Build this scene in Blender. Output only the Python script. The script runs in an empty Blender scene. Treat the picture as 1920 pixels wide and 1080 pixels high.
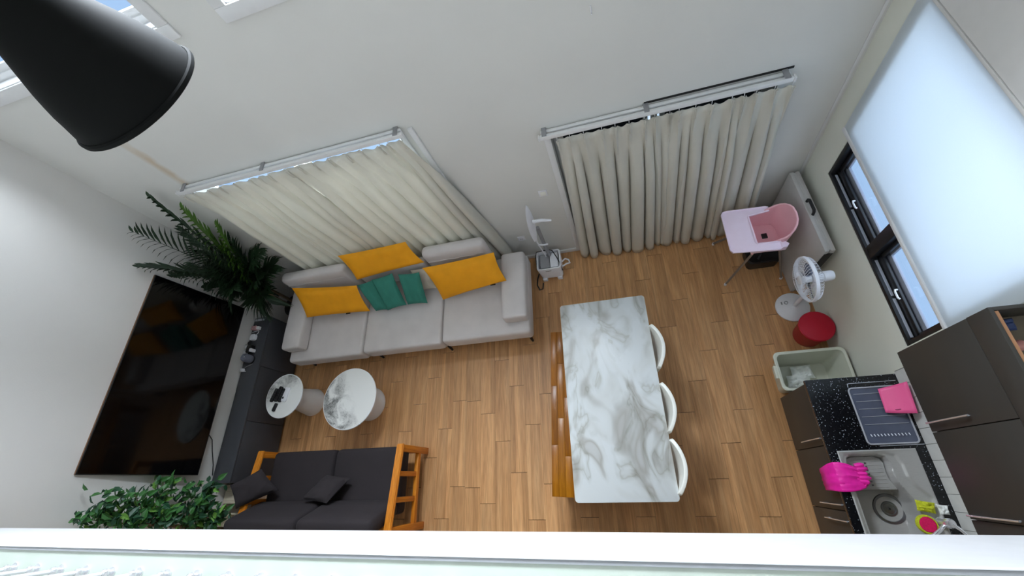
import bpy, bmesh, math, random
from mathutils import Vector, Matrix, noise
random.seed(7)
PI = math.pi
sc = bpy.context.scene
C = sc.collection

# ------------------------------------------------------------------ camera
CAM_H = 4.62
A = Matrix(((0.9589614384423076, -0.022153902845473198, -0.28266970861656454),
            (0.14093503302652444, 0.9023063485488182, 0.40740713031844566),
            (0.24602901464354293, -0.4305257924413028, 0.8683992549491941)))
cam_d = bpy.data.cameras.new('camera')
cam_d.sensor_width = 36.0
cam_d.lens = 760.6245 / 1920 * 36.0
cam_d.clip_start = 0.02
cam = bpy.data.objects.new('camera', cam_d)
C.objects.link(cam)
cam.matrix_world = Matrix.Translation((0, 0, CAM_H)) @ A.transposed().to_4x4()
sc.camera = cam

# ------------------------------------------------------------------ world and light
world = bpy.data.worlds.new('world')
sc.world = world
world.use_nodes = True
bgn = world.node_tree.nodes['Background']
bgn.inputs[0].default_value = (0.56, 0.74, 0.96, 1)
bgn.inputs[1].default_value = 0.42

def area(name, loc, target, sx, sy, power, color=(1, 1, 1)):
    l = bpy.data.lights.new(name, 'AREA')
    l.shape = 'RECTANGLE'; l.size = sx; l.size_y = sy; l.energy = power; l.color = color
    o = bpy.data.objects.new(name, l); C.objects.link(o)
    o.location = loc
    o.rotation_euler = (Vector(target) - Vector(loc)).to_track_quat('-Z', 'Y').to_euler()
    return o
# daylight outside the windows the photograph shows: behind the roller blind, the two high windows,
# and the window whose light shows between rail and curtain over the sofa
area('window_right_offscreen', (2.62, 1.55, 2.35), (1.9, 1.6, 2.1), 2.0, 1.5, 16, (0.92, 0.96, 1.0))
area('window_high_left_offscreen', (-3.35, 3.45, 5.05), (-0.6, -2.6, 4.2), 1.7, 1.2, 65, (1.0, 0.955, 0.895))
area('window_high_middle_offscreen', (-1.30, 3.45, 5.05), (0.2, -2.6, 4.2), 1.6, 1.2, 300, (1.0, 0.955, 0.895))
area('window_sofa_offscreen', (-2.75, 3.7, 2.3), (-2.75, 2.7, 1.7), 2.3, 1.5, 70, (1.0, 0.985, 0.955))

sc.view_settings.view_transform = 'Standard'
sc.view_settings.look = 'None'
sc.view_settings.exposure = 1.3
sc.view_settings.gamma = 1.0
sc.view_settings.use_curve_mapping = False

# ------------------------------------------------------------------ materials
def lin(c):
    out = []
    for v in c[:3]:
        v = v / 255.0
        out.append(v / 12.92 if v <= 0.04045 else ((v + 0.055) / 1.055) ** 2.4)
    return (*out, 1.0)

def newmat(name):
    m = bpy.data.materials.new(name); m.use_nodes = True
    nt = m.node_tree
    return m, nt, nt.nodes['Principled BSDF']

def nd(nt, kind, **kw):
    n = nt.nodes.new(kind)
    for k, v in kw.items():
        if k == 'inp':
            for kk, vv in v.items(): n.inputs[kk].default_value = vv
        else: setattr(n, k, v)
    return n

def ramp(nt, stops, fac):
    r = nt.nodes.new('ShaderNodeValToRGB')
    e = r.color_ramp.elements
    while len(e) < len(stops): e.new(0.5)
    for el, (p, c) in zip(e, stops):
        el.position = p; el.color = c if len(c) == 4 else lin(c)
    nt.links.new(fac, r.inputs[0])
    return r

def plain(name, col, rough=0.5, metal=0.0, var=0.06, scale=12.0, bump=0.0, bscale=60.0, spec=0.5,
          sheen=0.0, stretch=(1, 1, 1), transl=0.0):
    """colour with a little procedural unevenness, optional fine relief"""
    m, nt, b = newmat(name)
    tc = nd(nt, 'ShaderNodeTexCoord')
    mp = nd(nt, 'ShaderNodeMapping'); mp.inputs['Scale'].default_value = stretch
    nt.links.new(tc.outputs['Object'], mp.inputs[0])
    n = nd(nt, 'ShaderNodeTexNoise', inp={'Scale': scale, 'Detail': 4.0})
    nt.links.new(mp.outputs[0], n.inputs['Vector'])
    c = lin(col)
    lo = tuple(v * (1 - var) for v in c[:3]) + (1,)
    hi = tuple(min(1, v * (1 + var)) for v in c[:3]) + (1,)
    r = ramp(nt, [(0.3, lo), (0.7, hi)], n.outputs['Fac'])
    nt.links.new(r.outputs[0], b.inputs['Base Color'])
    b.inputs['Roughness'].default_value = rough
    b.inputs['Metallic'].default_value = metal
    b.inputs['Specular IOR Level'].default_value = spec
    if sheen: b.inputs['Sheen Weight'].default_value = sheen
    if bump:
        n2 = nd(nt, 'ShaderNodeTexNoise', inp={'Scale': bscale, 'Detail': 3.0})
        nt.links.new(mp.outputs[0], n2.inputs['Vector'])
        bp = nd(nt, 'ShaderNodeBump', inp={'Strength': bump, 'Distance': 0.01})
        nt.links.new(n2.outputs['Fac'], bp.inputs['Height'])
        nt.links.new(bp.outputs[0], b.inputs['Normal'])
    if transl:
        t = nd(nt, 'ShaderNodeBsdfTranslucent'); nt.links.new(r.outputs[0], t.inputs[0])
        mx = nd(nt, 'ShaderNodeMixShader'); mx.inputs[0].default_value = transl
        nt.links.new(b.outputs[0], mx.inputs[1]); nt.links.new(t.outputs[0], mx.inputs[2])
        nt.links.new(mx.outputs[0], nt.nodes['Material Output'].inputs[0])
    return m

def wall_back_material():
    m = plain('back_wall_paper', (224, 223, 218), 0.75, var=0.025, scale=1.3, bump=0.05, bscale=90)
    nt = m.node_tree; b = nt.nodes['Principled BSDF']
    src = b.inputs['Base Color'].links[0].from_socket
    tc = nd(nt, 'ShaderNodeTexCoord')
    sx = nd(nt, 'ShaderNodeSeparateXYZ'); nt.links.new(tc.outputs['Object'], sx.inputs[0])
    n = nd(nt, 'ShaderNodeTexNoise', inp={'Scale': 9.0, 'Detail': 5.0}); nt.links.new(tc.outputs['Object'], n.inputs['Vector'])
    def math_(op, a, bb=None):
        q = nd(nt, 'ShaderNodeMath', operation=op)
        for i, v in enumerate((a, bb)):
            if v is None: continue
            if isinstance(v, (int, float)): q.inputs[i].default_value = v
            else: nt.links.new(v, q.inputs[i])
        return q.outputs[0]
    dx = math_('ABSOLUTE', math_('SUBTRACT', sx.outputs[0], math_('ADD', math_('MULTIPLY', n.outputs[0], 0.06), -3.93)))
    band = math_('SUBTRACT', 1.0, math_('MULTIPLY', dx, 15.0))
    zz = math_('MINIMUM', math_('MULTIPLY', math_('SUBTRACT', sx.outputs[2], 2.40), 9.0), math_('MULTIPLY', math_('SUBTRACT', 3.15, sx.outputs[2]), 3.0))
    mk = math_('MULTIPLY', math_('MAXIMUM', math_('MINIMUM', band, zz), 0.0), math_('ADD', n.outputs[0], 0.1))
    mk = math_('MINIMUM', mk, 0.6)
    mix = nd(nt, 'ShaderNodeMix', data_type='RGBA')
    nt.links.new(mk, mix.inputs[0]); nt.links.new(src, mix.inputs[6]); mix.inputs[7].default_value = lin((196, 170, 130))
    nt.links.new(mix.outputs[2], b.inputs['Base Color'])
    return m

def wood_material(name, base, dark, light, rough=0.4, grain=18.0, strips=0.0, per_object=0.10, axis='Y', bump=0.05):
    m, nt, b = newmat(name)
    tc = nd(nt, 'ShaderNodeTexCoord'); oi = nd(nt, 'ShaderNodeObjectInfo')
    add = nd(nt, 'ShaderNodeVectorMath', operation='MULTIPLY_ADD')
    comb = nd(nt, 'ShaderNodeCombineXYZ')
    for i in range(3): nt.links.new(oi.outputs['Random'], comb.inputs[i])
    nt.links.new(comb.outputs[0], add.inputs[0]); add.inputs[1].default_value = (37, 53, 19)
    nt.links.new(tc.outputs['Object'], add.inputs[2])
    mp = nd(nt, 'ShaderNodeMapping')
    sv = {'X': (0.06, 1, 1), 'Y': (1, 0.06, 1), 'Z': (1, 1, 0.06)}[axis]
    mp.inputs['Scale'].default_value = sv
    nt.links.new(add.outputs[0], mp.inputs[0])
    n1 = nd(nt, 'ShaderNodeTexNoise', inp={'Scale': grain, 'Detail': 5.0, 'Roughness': 0.6, 'Distortion': 1.2}); nt.links.new(mp.outputs[0], n1.inputs['Vector'])
    n2 = nd(nt, 'ShaderNodeTexNoise', inp={'Scale': grain * 7, 'Detail': 2.0}); nt.links.new(mp.outputs[0], n2.inputs['Vector'])
    r = ramp(nt, [(0.25, dark), (0.5, base), (0.75, light)], n1.outputs['Fac'])
    fine = nd(nt, 'ShaderNodeMix', data_type='RGBA', blend_type='MULTIPLY'); fine.inputs[0].default_value = 0.35
    r2 = ramp(nt, [(0.3, (170, 160, 150)), (0.6, (255, 255, 255))], n2.outputs['Fac'])
    nt.links.new(r.outputs[0], fine.inputs[6]); nt.links.new(r2.outputs[0], fine.inputs[7])
    hsv = nd(nt, 'ShaderNodeHueSaturation')
    nt.links.new(fine.outputs[2], hsv.inputs['Color'])
    mr = nd(nt, 'ShaderNodeMapRange', inp={3: 1 - per_object, 4: 1 + per_object})
    nt.links.new(oi.outputs['Random'], mr.inputs[0])
    if strips:
        # staves inside one plank: stepped tone across the width
        mp2 = nd(nt, 'ShaderNodeMapping'); mp2.inputs['Scale'].default_value = (1, 0.45, 0.0)
        nt.links.new(add.outputs[0], mp2.inputs[0])
        vor = nd(nt, 'ShaderNodeTexWhiteNoise', noise_dimensions='1D')
        sx = nd(nt, 'ShaderNodeSeparateXYZ'); nt.links.new(add.outputs[0], sx.inputs[0])
        q = nd(nt, 'ShaderNodeMath', operation='MULTIPLY'); q.inputs[1].default_value = strips; nt.links.new(sx.outputs[0], q.inputs[0])
        fl = nd(nt, 'ShaderNodeMath', operation='FLOOR'); nt.links.new(q.outputs[0], fl.inputs[0]); nt.links.new(fl.outputs[0], vor.inputs['W'])
        ms = nd(nt, 'ShaderNodeMapRange', inp={3: 0.86, 4: 1.12}); nt.links.new(vor.outputs['Value'], ms.inputs[0])
        mm = nd(nt, 'ShaderNodeMath', operation='MULTIPLY'); nt.links.new(mr.outputs[0], mm.inputs[0]); nt.links.new(ms.outputs[0], mm.inputs[1])
        nt.links.new(mm.outputs[0], hsv.inputs['Value'])
    else:
        nt.links.new(mr.outputs[0], hsv.inputs['Value'])
    nt.links.new(hsv.outputs[0], b.inputs['Base Color'])
    b.inputs['Roughness'].default_value = rough; b.inputs['Specular IOR Level'].default_value = 0.35
    bp = nd(nt, 'ShaderNodeBump', inp={'Strength': bump, 'Distance': 0.004}); nt.links.new(n2.outputs['Fac'], bp.inputs['Height'])
    nt.links.new(bp.outputs[0], b.inputs['Normal'])
    return m

def marble_material():
    m, nt, b = newmat('marble_print')
    tc = nd(nt, 'ShaderNodeTexCoord')
    mp = nd(nt, 'ShaderNodeMapping'); mp.inputs['Scale'].default_value = (1.15, 0.6, 1); mp.inputs['Rotation'].default_value = (0, 0, 0.35)
    nt.links.new(tc.outputs['Object'], mp.inputs[0])
    n1 = nd(nt, 'ShaderNodeTexNoise', inp={'Scale': 3.2, 'Detail': 2.5, 'Roughness': 0.45, 'Distortion': 0.9}); nt.links.new(mp.outputs[0], n1.inputs['Vector'])
    n2 = nd(nt, 'ShaderNodeTexNoise', inp={'Scale': 3.6, 'Detail': 3.0, 'Roughness': 0.5, 'Distortion': 1.3}); nt.links.new(mp.outputs[0], n2.inputs['Vector'])
    r1 = ramp(nt, [(0.42, (212, 216, 217)), (0.50, (206, 209, 208)), (0.56, (184, 185, 182)), (0.60, (172, 170, 164)), (0.64, (188, 189, 187)), (0.76, (205, 208, 207))], n1.outputs['Fac'])
    r2 = ramp(nt, [(0.47, (255, 255, 255)), (0.55, (240, 240, 238)), (0.585, (212, 209, 200)), (0.60, (232, 231, 227)), (0.66, (252, 252, 252))], n2.outputs['Fac'])
    mx = nd(nt, 'ShaderNodeMix', data_type='RGBA', blend_type='MULTIPLY'); mx.inputs[0].default_value = 0.8
    nt.links.new(r1.outputs[0], mx.inputs[6]); nt.links.new(r2.outputs[0], mx.inputs[7])
    nt.links.new(mx.outputs[2], b.inputs['Base Color'])
    b.inputs['Roughness'].default_value = 0.38
    return m

def ink_material(name, sx, sy, seed, cover):
    """white lacquer with a printed grey ink-wash drawing in one half of the top"""
    m, nt, b = newmat(name)
    tc = nd(nt, 'ShaderNodeTexCoord')
    mp = nd(nt, 'ShaderNodeMapping'); mp.inputs['Location'].default_value = (seed, seed * 0.7, 0)
    nt.links.new(tc.outputs['Object'], mp.inputs[0])
    n1 = nd(nt, 'ShaderNodeTexNoise', inp={'Scale': 4.5, 'Detail': 6.0, 'Roughness': 0.6, 'Distortion': 0.8}); nt.links.new(mp.outputs[0], n1.inputs['Vector'])
    n2 = nd(nt, 'ShaderNodeTexNoise', inp={'Scale': 22.0, 'Detail': 6.0, 'Roughness': 0.7, 'Distortion': 2.0}); nt.links.new(mp.outputs[0], n2.inputs['Vector'])
    vm = nd(nt, 'ShaderNodeVectorMath', operation='DOT_PRODUCT'); vm.inputs[1].default_value = (sx, sy, 0)
    nt.links.new(tc.outputs['Object'], vm.inputs[0])
    mr = nd(nt, 'ShaderNodeMapRange', inp={1: -0.05 - cover, 2: 0.20 - cover, 3: 0.0, 4: 1.0}); nt.links.new(vm.outputs['Value'], mr.inputs[0])
    sep = nd(nt, 'ShaderNodeVectorMath', operation='LENGTH'); nt.links.new(tc.outputs['Object'], sep.inputs[0])
    wash = ramp(nt, [(0.38, (0, 0, 0)), (0.56, (255, 255, 255))], n1.outputs['Fac'])
    ink = ramp(nt, [(0.53, (0, 0, 0)), (0.58, (255, 255, 255)), (0.66, (0, 0, 0))], n2.outputs['Fac'])
    w1 = nd(nt, 'ShaderNodeMath', operation='MULTIPLY'); nt.links.new(wash.outputs[0], w1.inputs[0]); nt.links.new(mr.outputs[0], w1.inputs[1])
    w2 = nd(nt, 'ShaderNodeMath', operation='MULTIPLY'); nt.links.new(ink.outputs[0], w2.inputs[0]); nt.links.new(w1.outputs[0], w2.inputs[1])
    c1 = nd(nt, 'ShaderNodeMix', data_type='RGBA'); c1.inputs[6].default_value = lin((238, 238, 234)); c1.inputs[7].default_value = lin((150, 150, 147)); nt.links.new(w1.outputs[0], c1.inputs[0])
    c2 = nd(nt, 'ShaderNodeMix', data_type='RGBA'); c2.inputs[7].default_value = lin((30, 30, 30)); nt.links.new(c1.outputs[2], c2.inputs[6]); nt.links.new(w2.outputs[0], c2.inputs[0])
    nt.links.new(c2.outputs[2], b.inputs['Base Color']); b.inputs['Roughness'].default_value = 0.3
    return m

def granite_material():
    m, nt, b = newmat('black_granite')
    tc = nd(nt, 'ShaderNodeTexCoord')
    v = nd(nt, 'ShaderNodeTexVoronoi', inp={'Scale': 75.0, 'Randomness': 1.0}); nt.links.new(tc.outputs['Object'], v.inputs['Vector'])
    n = nd(nt, 'ShaderNodeTexNoise', inp={'Scale': 22.0, 'Detail': 3.0}); nt.links.new(tc.outputs['Object'], n.inputs['Vector'])
    r = ramp(nt, [(0.10, (255, 255, 255)), (0.24, (0, 0, 0))], v.outputs['Distance'])
    r2 = ramp(nt, [(0.40, (0, 0, 0)), (0.58, (255, 255, 255))], n.outputs['Fac'])
    q = nd(nt, 'ShaderNodeMath', operation='MULTIPLY'); nt.links.new(r.outputs[0], q.inputs[0]); nt.links.new(r2.outputs[0], q.inputs[1])
    c = nd(nt, 'ShaderNodeMix', data_type='RGBA'); c.inputs[6].default_value = lin((14, 15, 19)); c.inputs[7].default_value = lin((205, 215, 225)); nt.links.new(q.outputs[0], c.inputs[0])
    nt.links.new(c.outputs[2], b.inputs['Base Color']); b.inputs['Roughness'].default_value = 0.22
    return m

def clear_material(name, tint, rough=0.03, mixv=0.12):
    m, nt, b = newmat(name)
    n = nd(nt, 'ShaderNodeTexNoise', inp={'Scale': 3.0})
    r = ramp(nt, [(0.3, tuple(min(1, v * 0.97) for v in lin(tint)[:3]) + (1,)), (0.7, lin(tint))], n.outputs['Fac'])
    t = nd(nt, 'ShaderNodeBsdfTransparent'); nt.links.new(r.outputs[0], t.inputs[0])
    g = nd(nt, 'ShaderNodeBsdfGlossy', inp={'Roughness': rough})
    lw0 = nd(nt, 'ShaderNodeLayerWeight', inp={'Blend': 0.35})
    lw = nd(nt, 'ShaderNodeMath', operation='POWER'); lw.inputs[1].default_value = 4.0; nt.links.new(lw0.outputs['Facing'], lw.inputs[0])
    mm = nd(nt, 'ShaderNodeMath', operation='ADD'); mm.inputs[1].default_value = mixv * 0.2; nt.links.new(lw.outputs[0], mm.inputs[0])
    mx = nd(nt, 'ShaderNodeMixShader'); nt.links.new(mm.outputs[0], mx.inputs[0])
    nt.links.new(t.outputs[0], mx.inputs[1]); nt.links.new(g.outputs[0], mx.inputs[2])
    nt.links.new(mx.outputs[0], nt.nodes['Material Output'].inputs[0])
    return m

def translucent_material(name, col, tr):
    m = plain(name, col, 0.8, var=0.02, scale=300, transl=tr)
    return m

M = {}
M['wall_back'] = wall_back_material()
M['wall'] = plain('pale_wall_paper', (220, 218, 214), 0.75, var=0.025, scale=1.1, bump=0.05, bscale=90)
M['wall_right'] = plain('warm_wall_paper', (236, 237, 224), 0.75, var=0.025, scale=1.1, bump=0.05, bscale=90)
M['white_trim'] = plain('white_trim_paint', (232, 232, 232), 0.45, var=0.02)
M['ceiling'] = plain('ceiling_paint', (235, 234, 231), 0.8, var=0.02)
M['plank'] = wood_material('oak_floor', (205, 154, 104), (178, 128, 82), (220, 172, 122), 0.40, 11.0, strips=16.85, per_object=0.05)
M['joint'] = plain('floor_joint', (70, 45, 28), 0.8)
M['mint'] = plain('mint_floor', (206, 215, 203), 0.45, var=0.04, scale=5)
M['ledge'] = plain('ledge_paint', (238, 238, 240), 0.4, var=0.02)
M['lip'] = plain('grey_edge_strip', (168, 170, 174), 0.5)
M['black'] = plain('black_plastic', (22, 22, 23), 0.45, var=0.1)
M['black_frame'] = plain('black_window_frame', (20, 20, 22), 0.4, var=0.1)
M['dark_grey'] = plain('dark_grey_plastic', (60, 60, 64), 0.5)
M['shade'] = plain('black_lamp_enamel', (9, 10, 9), 0.75, var=0.05, spec=0.15)
M['shade_in'] = plain('lamp_inside_white', (225, 225, 220), 0.5)
M['screen'] = plain('screen_glass', (5, 5, 6), 0.07, var=0.02, spec=0.3)
M['bezel'] = plain('bezel_black', (14, 14, 15), 0.35)
M['copper'] = plain('bezel_bronze', (150, 110, 80), 0.3, metal=0.8)
M['console'] = plain('charcoal_laminate', (66, 67, 72), 0.5, var=0.05, scale=6, bump=0.02)
M['console_top'] = plain('dark_charcoal_laminate', (52, 53, 57), 0.5, var=0.05, scale=6)
M['sofa'] = plain('beige_velvet', (216, 209, 206), 0.85, var=0.05, scale=5, bump=0.12, bscale=160, sheen=0.25)
M['yellow'] = plain('mustard_fabric', (246, 166, 8), 0.75, var=0.05, scale=7, bump=0.15, bscale=25)
M['teal'] = plain('teal_fabric', (50, 128, 112), 0.8, var=0.06, scale=9, bump=0.12, bscale=40)
M['cream_fabric'] = plain('cream_fabric', (218, 208, 192), 0.85, bump=0.2, bscale=120)
M['curtain'] = plain('cream_satin', (230, 227, 215), 0.33, var=0.03, scale=4, transl=0.18, spec=0.9)
M['curtain_hem'] = plain('curtain_heading', (205, 202, 192), 0.6, transl=0.1)
M['dark_fabric'] = plain('charcoal_brown_fabric', (42, 36, 39), 0.9, var=0.06, scale=6, bump=0.15, bscale=180)
M['orange_wood'] = wood_material('orange_varnished_wood', (214, 132, 38), (188, 106, 24), (228, 150, 56), 0.35, 16.0, per_object=0.05)
M['orange_wood_z'] = wood_material('orange_varnished_wood_upright', (206, 124, 34), (178, 98, 22), (222, 144, 52), 0.35, 16.0, per_object=0.05, axis='Z')
M['bench_wood'] = wood_material('bench_block_wood', (160, 98, 14), (128, 72, 6), (190, 124, 28), 0.28, 12.0, per_object=0.12)
M['marble'] = marble_material()
M['ink_big'] = ink_material('ink_print_large', -0.85, -0.45, 3.1, 0.02)
M['ink_small'] = ink_material('ink_print_small', -0.5, 0.85, 7.7, -0.02)
M['lacquer'] = plain('white_lacquer', (240, 241, 242), 0.3, var=0.01)
M['ivory_plastic'] = plain('ivory_chair_plastic', (246, 246, 238), 0.4, var=0.02)
M['white_plastic'] = plain('white_plastic', (238, 238, 242), 0.4, var=0.02)
M['grey_plastic'] = plain('grey_plastic', (150, 150, 152), 0.45, var=0.04)
M['pink'] = plain('pink_plastic', (255, 232, 248), 0.4, var=0.02)
M['pink_deep'] = plain('pink_seat_plastic', (255, 196, 204), 0.45, var=0.02)
M['red'] = plain('red_plastic', (186, 6, 42), 0.35, var=0.04)
M['tub'] = plain('ivory_tub_plastic', (212, 213, 196), 0.4, var=0.03)
M['bag'] = plain('white_bag_film', (238, 240, 236), 0.35, bump=0.3, bscale=30)
M['folding'] = plain('grey_blow_moulded_plastic', (196, 192, 188), 0.5, var=0.03, bump=0.08, bscale=200)
M['metal'] = plain('steel_tube', (165, 165, 165), 0.3, metal=0.9)
M['chrome'] = plain('chrome', (235, 236, 240), 0.22, metal=0.75, var=0.02)
M['inox'] = plain('stainless_steel', (186, 185, 182), 0.42, metal=0.4, var=0.05, scale=30, stretch=(1, 12, 1))
M['inox_dark'] = plain('stainless_drain', (150, 152, 155), 0.3, metal=1.0, var=0.08)
M['granite'] = granite_material()
M['cabinet'] = plain('dark_taupe_laminate', (54, 51, 47), 0.45, var=0.04, scale=3, stretch=(1, 1, 4))
M['cabinet_in'] = plain('cabinet_top_board', (104, 94, 80), 0.7, var=0.15, scale=4)
M['raw_edge'] = plain('raw_board_edge', (164, 118, 84), 0.7, var=0.12)
M['tile'] = plain('white_glazed_tile', (222, 221, 216), 0.2, var=0.03)
M['grout'] = plain('grout', (120, 118, 114), 0.9)
M['magenta'] = plain('magenta_rubber', (240, 30, 165), 0.5, var=0.08, scale=20, bump=0.15, bscale=30)
M['pink_mat'] = plain('pink_silicone', (255, 100, 160), 0.45, var=0.02)
M['print_dark'] = plain('dark_print', (120, 50, 80), 0.6)
M['sponge_pink'] = plain('pink_sponge', (222, 10, 92), 0.9, var=0.12, scale=120, bump=0.4, bscale=200)
M['sponge_yellow'] = plain('yellow_scourer', (196, 200, 40), 0.9, var=0.15, scale=90, bump=0.5, bscale=160)
M['clear'] = clear_material('clear_plastic', (205, 210, 222))
M['tray'] = plain('smoky_clear_plastic', (88, 94, 112), 0.2, var=0.08)
M['glass'] = clear_material('window_glass', (238, 246, 255))
M['glass_dark'] = clear_material('dimmed_glass', (70, 70, 70))  # dark tint added to cut the backlight behind the curtain
M['blind'] = translucent_material('roller_blind_fabric', (236, 240, 242), 0.55)
M['leaf_palm'] = plain('palm_leaf', (30, 54, 30), 0.45, var=0.3, scale=6, transl=0.2)
M['leaf_palm_lit'] = plain('palm_leaf_lit', (78, 118, 34), 0.45, var=0.25, scale=6, transl=0.3)  # brighter green painted in for fronds that catch the light
M['leaf_f'] = plain('ficus_leaf', (66, 118, 60), 0.4, var=0.2, scale=6, transl=0.2)
M['leaf_f2'] = plain('ficus_leaf_dark', (44, 84, 58), 0.4, var=0.2, scale=6, transl=0.2)
M['leaf_f3'] = plain('ficus_leaf_fresh', (124, 176, 80), 0.4, var=0.2, scale=6, transl=0.25)
M['bark'] = plain('bark', (110, 90, 70), 0.9, var=0.2, scale=20, bump=0.3)
M['pot'] = plain('dark_pot', (46, 42, 40), 0.6)
M['pot_cream'] = plain('cream_pot', (214, 206, 184), 0.6)
M['cream_board'] = wood_material('cream_board', (222, 212, 190), (200, 188, 164), (234, 226, 208), 0.5, 8.0, per_object=0.02, axis='X')
M['paper'] = plain('white_card', (235, 235, 235), 0.6)
M['carton'] = plain('pink_carton', (214, 168, 170), 0.6, var=0.25, scale=60)
M['speaker'] = plain('slate_mesh', (104, 108, 122), 0.7, var=0.08, scale=150)
M['blue'] = plain('blue_plastic', (40, 60, 110), 0.5)
M['blush'] = plain('blush_plastic', (190, 130, 125), 0.5)
M['silver'] = plain('silver_track', (186, 188, 196), 0.4, metal=0.2)
M['pale_paint'] = plain('pale_panel_paint', (222, 221, 218), 0.7, var=0.02)
M['sash_grey'] = plain('grey_sash', (150, 154, 166), 0.45)

# ------------------------------------------------------------------ geometry helpers
def obj(name, bm, m, parent=None, smooth=True, world=True):
    bmesh.ops.recalc_face_normals(bm, faces=bm.faces[:])
    if parent is not None and world:
        bm.transform(rootmat[parent.name].inverted())
    me = bpy.data.meshes.new(name)
    bm.to_mesh(me); bm.free()
    me.materials.append(M[m] if isinstance(m, str) else m)
    if smooth:
        for p in me.polygons: p.use_smooth = True
        try: me.set_sharp_from_angle(angle=math.radians(38))
        except Exception: pass
    o = bpy.data.objects.new(name, me); C.objects.link(o)
    if parent is not None:
        o.parent = parent
        rootmat[o.name] = rootmat[parent.name].copy()
    else:
        rootmat[o.name] = Matrix.Identity(4)
    return o
rootmat = {}
def thing(name, label, cat, loc=(0, 0, 0), rotz=0.0, group=None):
    o = bpy.data.objects.new(name, None); C.objects.link(o)
    o.empty_display_size = 0.05
    o.location = loc; o.rotation_euler = (0, 0, rotz)
    rootmat[o.name] = Matrix.Translation(loc) @ Matrix.Rotation(rotz, 4, 'Z')
    return tag(o, label, cat, group)
def tag(o, label, cat, group=None):
    o['label'] = label; o['category'] = cat
    if group: o['group'] = group
    return o
def struct(o, label):
    o['kind'] = 'structure'; o['label'] = label
    return o
def solo(name, bm, m, label, cat, loc, group=None, smooth=True):
    """one-mesh thing with its origin at its base"""
    bm.transform(Matrix.Translation(Vector(loc)).inverted())
    o = obj(name, bm, m, None, smooth); o.location = loc
    rootmat[o.name] = Matrix.Translation(loc)
    return tag(o, label, cat, group)
def share(src, parent, loc=None, rot=None):
    """copy of a part with shared mesh"""
    c = src.copy(); C.objects.link(c); c.parent = parent
    if loc is not None: c.location = loc
    if rot is not None: c.rotation_euler = rot
    return c

def box(bm, x0, x1, y0, y1, z0, z1, bev=0.0, seg=2, mat=None):
    r = bmesh.ops.create_cube(bm, size=1.0)
    vs = r['verts']
    for v in vs:
        v.co = Vector(((x0 + x1) / 2 + v.co.x * (x1 - x0), (y0 + y1) / 2 + v.co.y * (y1 - y0), (z0 + z1) / 2 + v.co.z * (z1 - z0)))
    if bev > 0:
        es = list({e for v in vs for e in v.link_edges})
        g = bmesh.ops.bevel(bm, geom=vs + es, offset=bev, segments=seg, affect='EDGES', profile=0.5)
        vs = list({v for f in g['faces'] for v in f.verts} | {v for v in vs if v.is_valid})
    if mat is not None:
        for v in vs: v.co = mat @ v.co
    return vs
def B(*a, **k):
    bm = bmesh.new(); box(bm, *a, **k); return bm
def lathe(bm, prof, c=(0, 0, 0), seg=32, mat=None):
    rings = []
    for r, z in prof:
        if r <= 1e-6:
            rings.append([bm.verts.new((c[0], c[1], c[2] + z))])
        else:
            rings.append([bm.verts.new((c[0] + r * math.cos(2 * PI * i / seg), c[1] + r * math.sin(2 * PI * i / seg), c[2] + z)) for i in range(seg)])
    for a, b in zip(rings, rings[1:]):
        for i in range(seg):
            j = (i + 1) % seg
            if len(a) == 1 and len(b) == 1: continue
            if len(a) == 1: bm.faces.new((a[0], b[j], b[i]))
            elif len(b) == 1: bm.faces.new((a[i], a[j], b[0]))
            else: bm.faces.new((a[i], a[j], b[j], b[i]))
    vs = [v for r in rings for v in r]
    if mat is not None:
        for v in vs: v.co = mat @ v.co
    return vs
def L(prof, c=(0, 0, 0), seg=32, mat=None):
    bm = bmesh.new(); lathe(bm, prof, c, seg, mat); return bm
def tube(bm, pts, r, seg=8, closed=False, caps=True):
    pts = [Vector(p) for p in pts]
    rr = r if isinstance(r, (list, tuple)) else [r] * len(pts)
    n = len(pts); rings = []
    up = None
    for i, p in enumerate(pts):
        if closed: d = pts[(i + 1) % n] - pts[i - 1]
        else: d = pts[min(i + 1, n - 1)] - pts[max(i - 1, 0)]
        d.normalize()
        if up is None:
            up = d.orthogonal().normalized()
        up = (up - d * up.dot(d))
        up = up.normalized() if up.length > 1e-6 else d.orthogonal().normalized()
        s = d.cross(up)
        rings.append([bm.verts.new(p + rr[i] * (math.cos(2 * PI * k / seg) * up + math.sin(2 * PI * k / seg) * s)) for k in range(seg)])
    m = n if closed else n - 1
    for i in range(m):
        a, b = rings[i], rings[(i + 1) % n]
        for k in range(seg):
            bm.faces.new((a[k], a[(k + 1) % seg], b[(k + 1) % seg], b[k]))
    if caps and not closed:
        bm.faces.new(rings[0][::-1]); bm.faces.new(rings[-1])
    return [v for q in rings for v in q]
def T(pts, r, seg=8, closed=False):
    bm = bmesh.new(); tube(bm, pts, r, seg, closed); return bm
def prism(bm, poly, z0, z1, bev=0.0, seg=2):
    b = [bm.verts.new((x, y, z0)) for x, y in poly]; t = [bm.verts.new((x, y, z1)) for x, y in poly]
    n = len(poly)
    fs = [bm.faces.new(b[::-1]), bm.faces.new(t)]
    for i in range(n): fs.append(bm.faces.new((b[i], b[(i + 1) % n], t[(i + 1) % n], t[i])))
    if bev:
        es = list(fs[0].edges) + list(fs[1].edges)
        bmesh.ops.bevel(bm, geom=es, offset=bev, segments=seg, affect='EDGES', profile=0.5)
def P(poly, z0, z1, bev=0.0):
    bm = bmesh.new(); prism(bm, poly, z0, z1, bev); return bm
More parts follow.
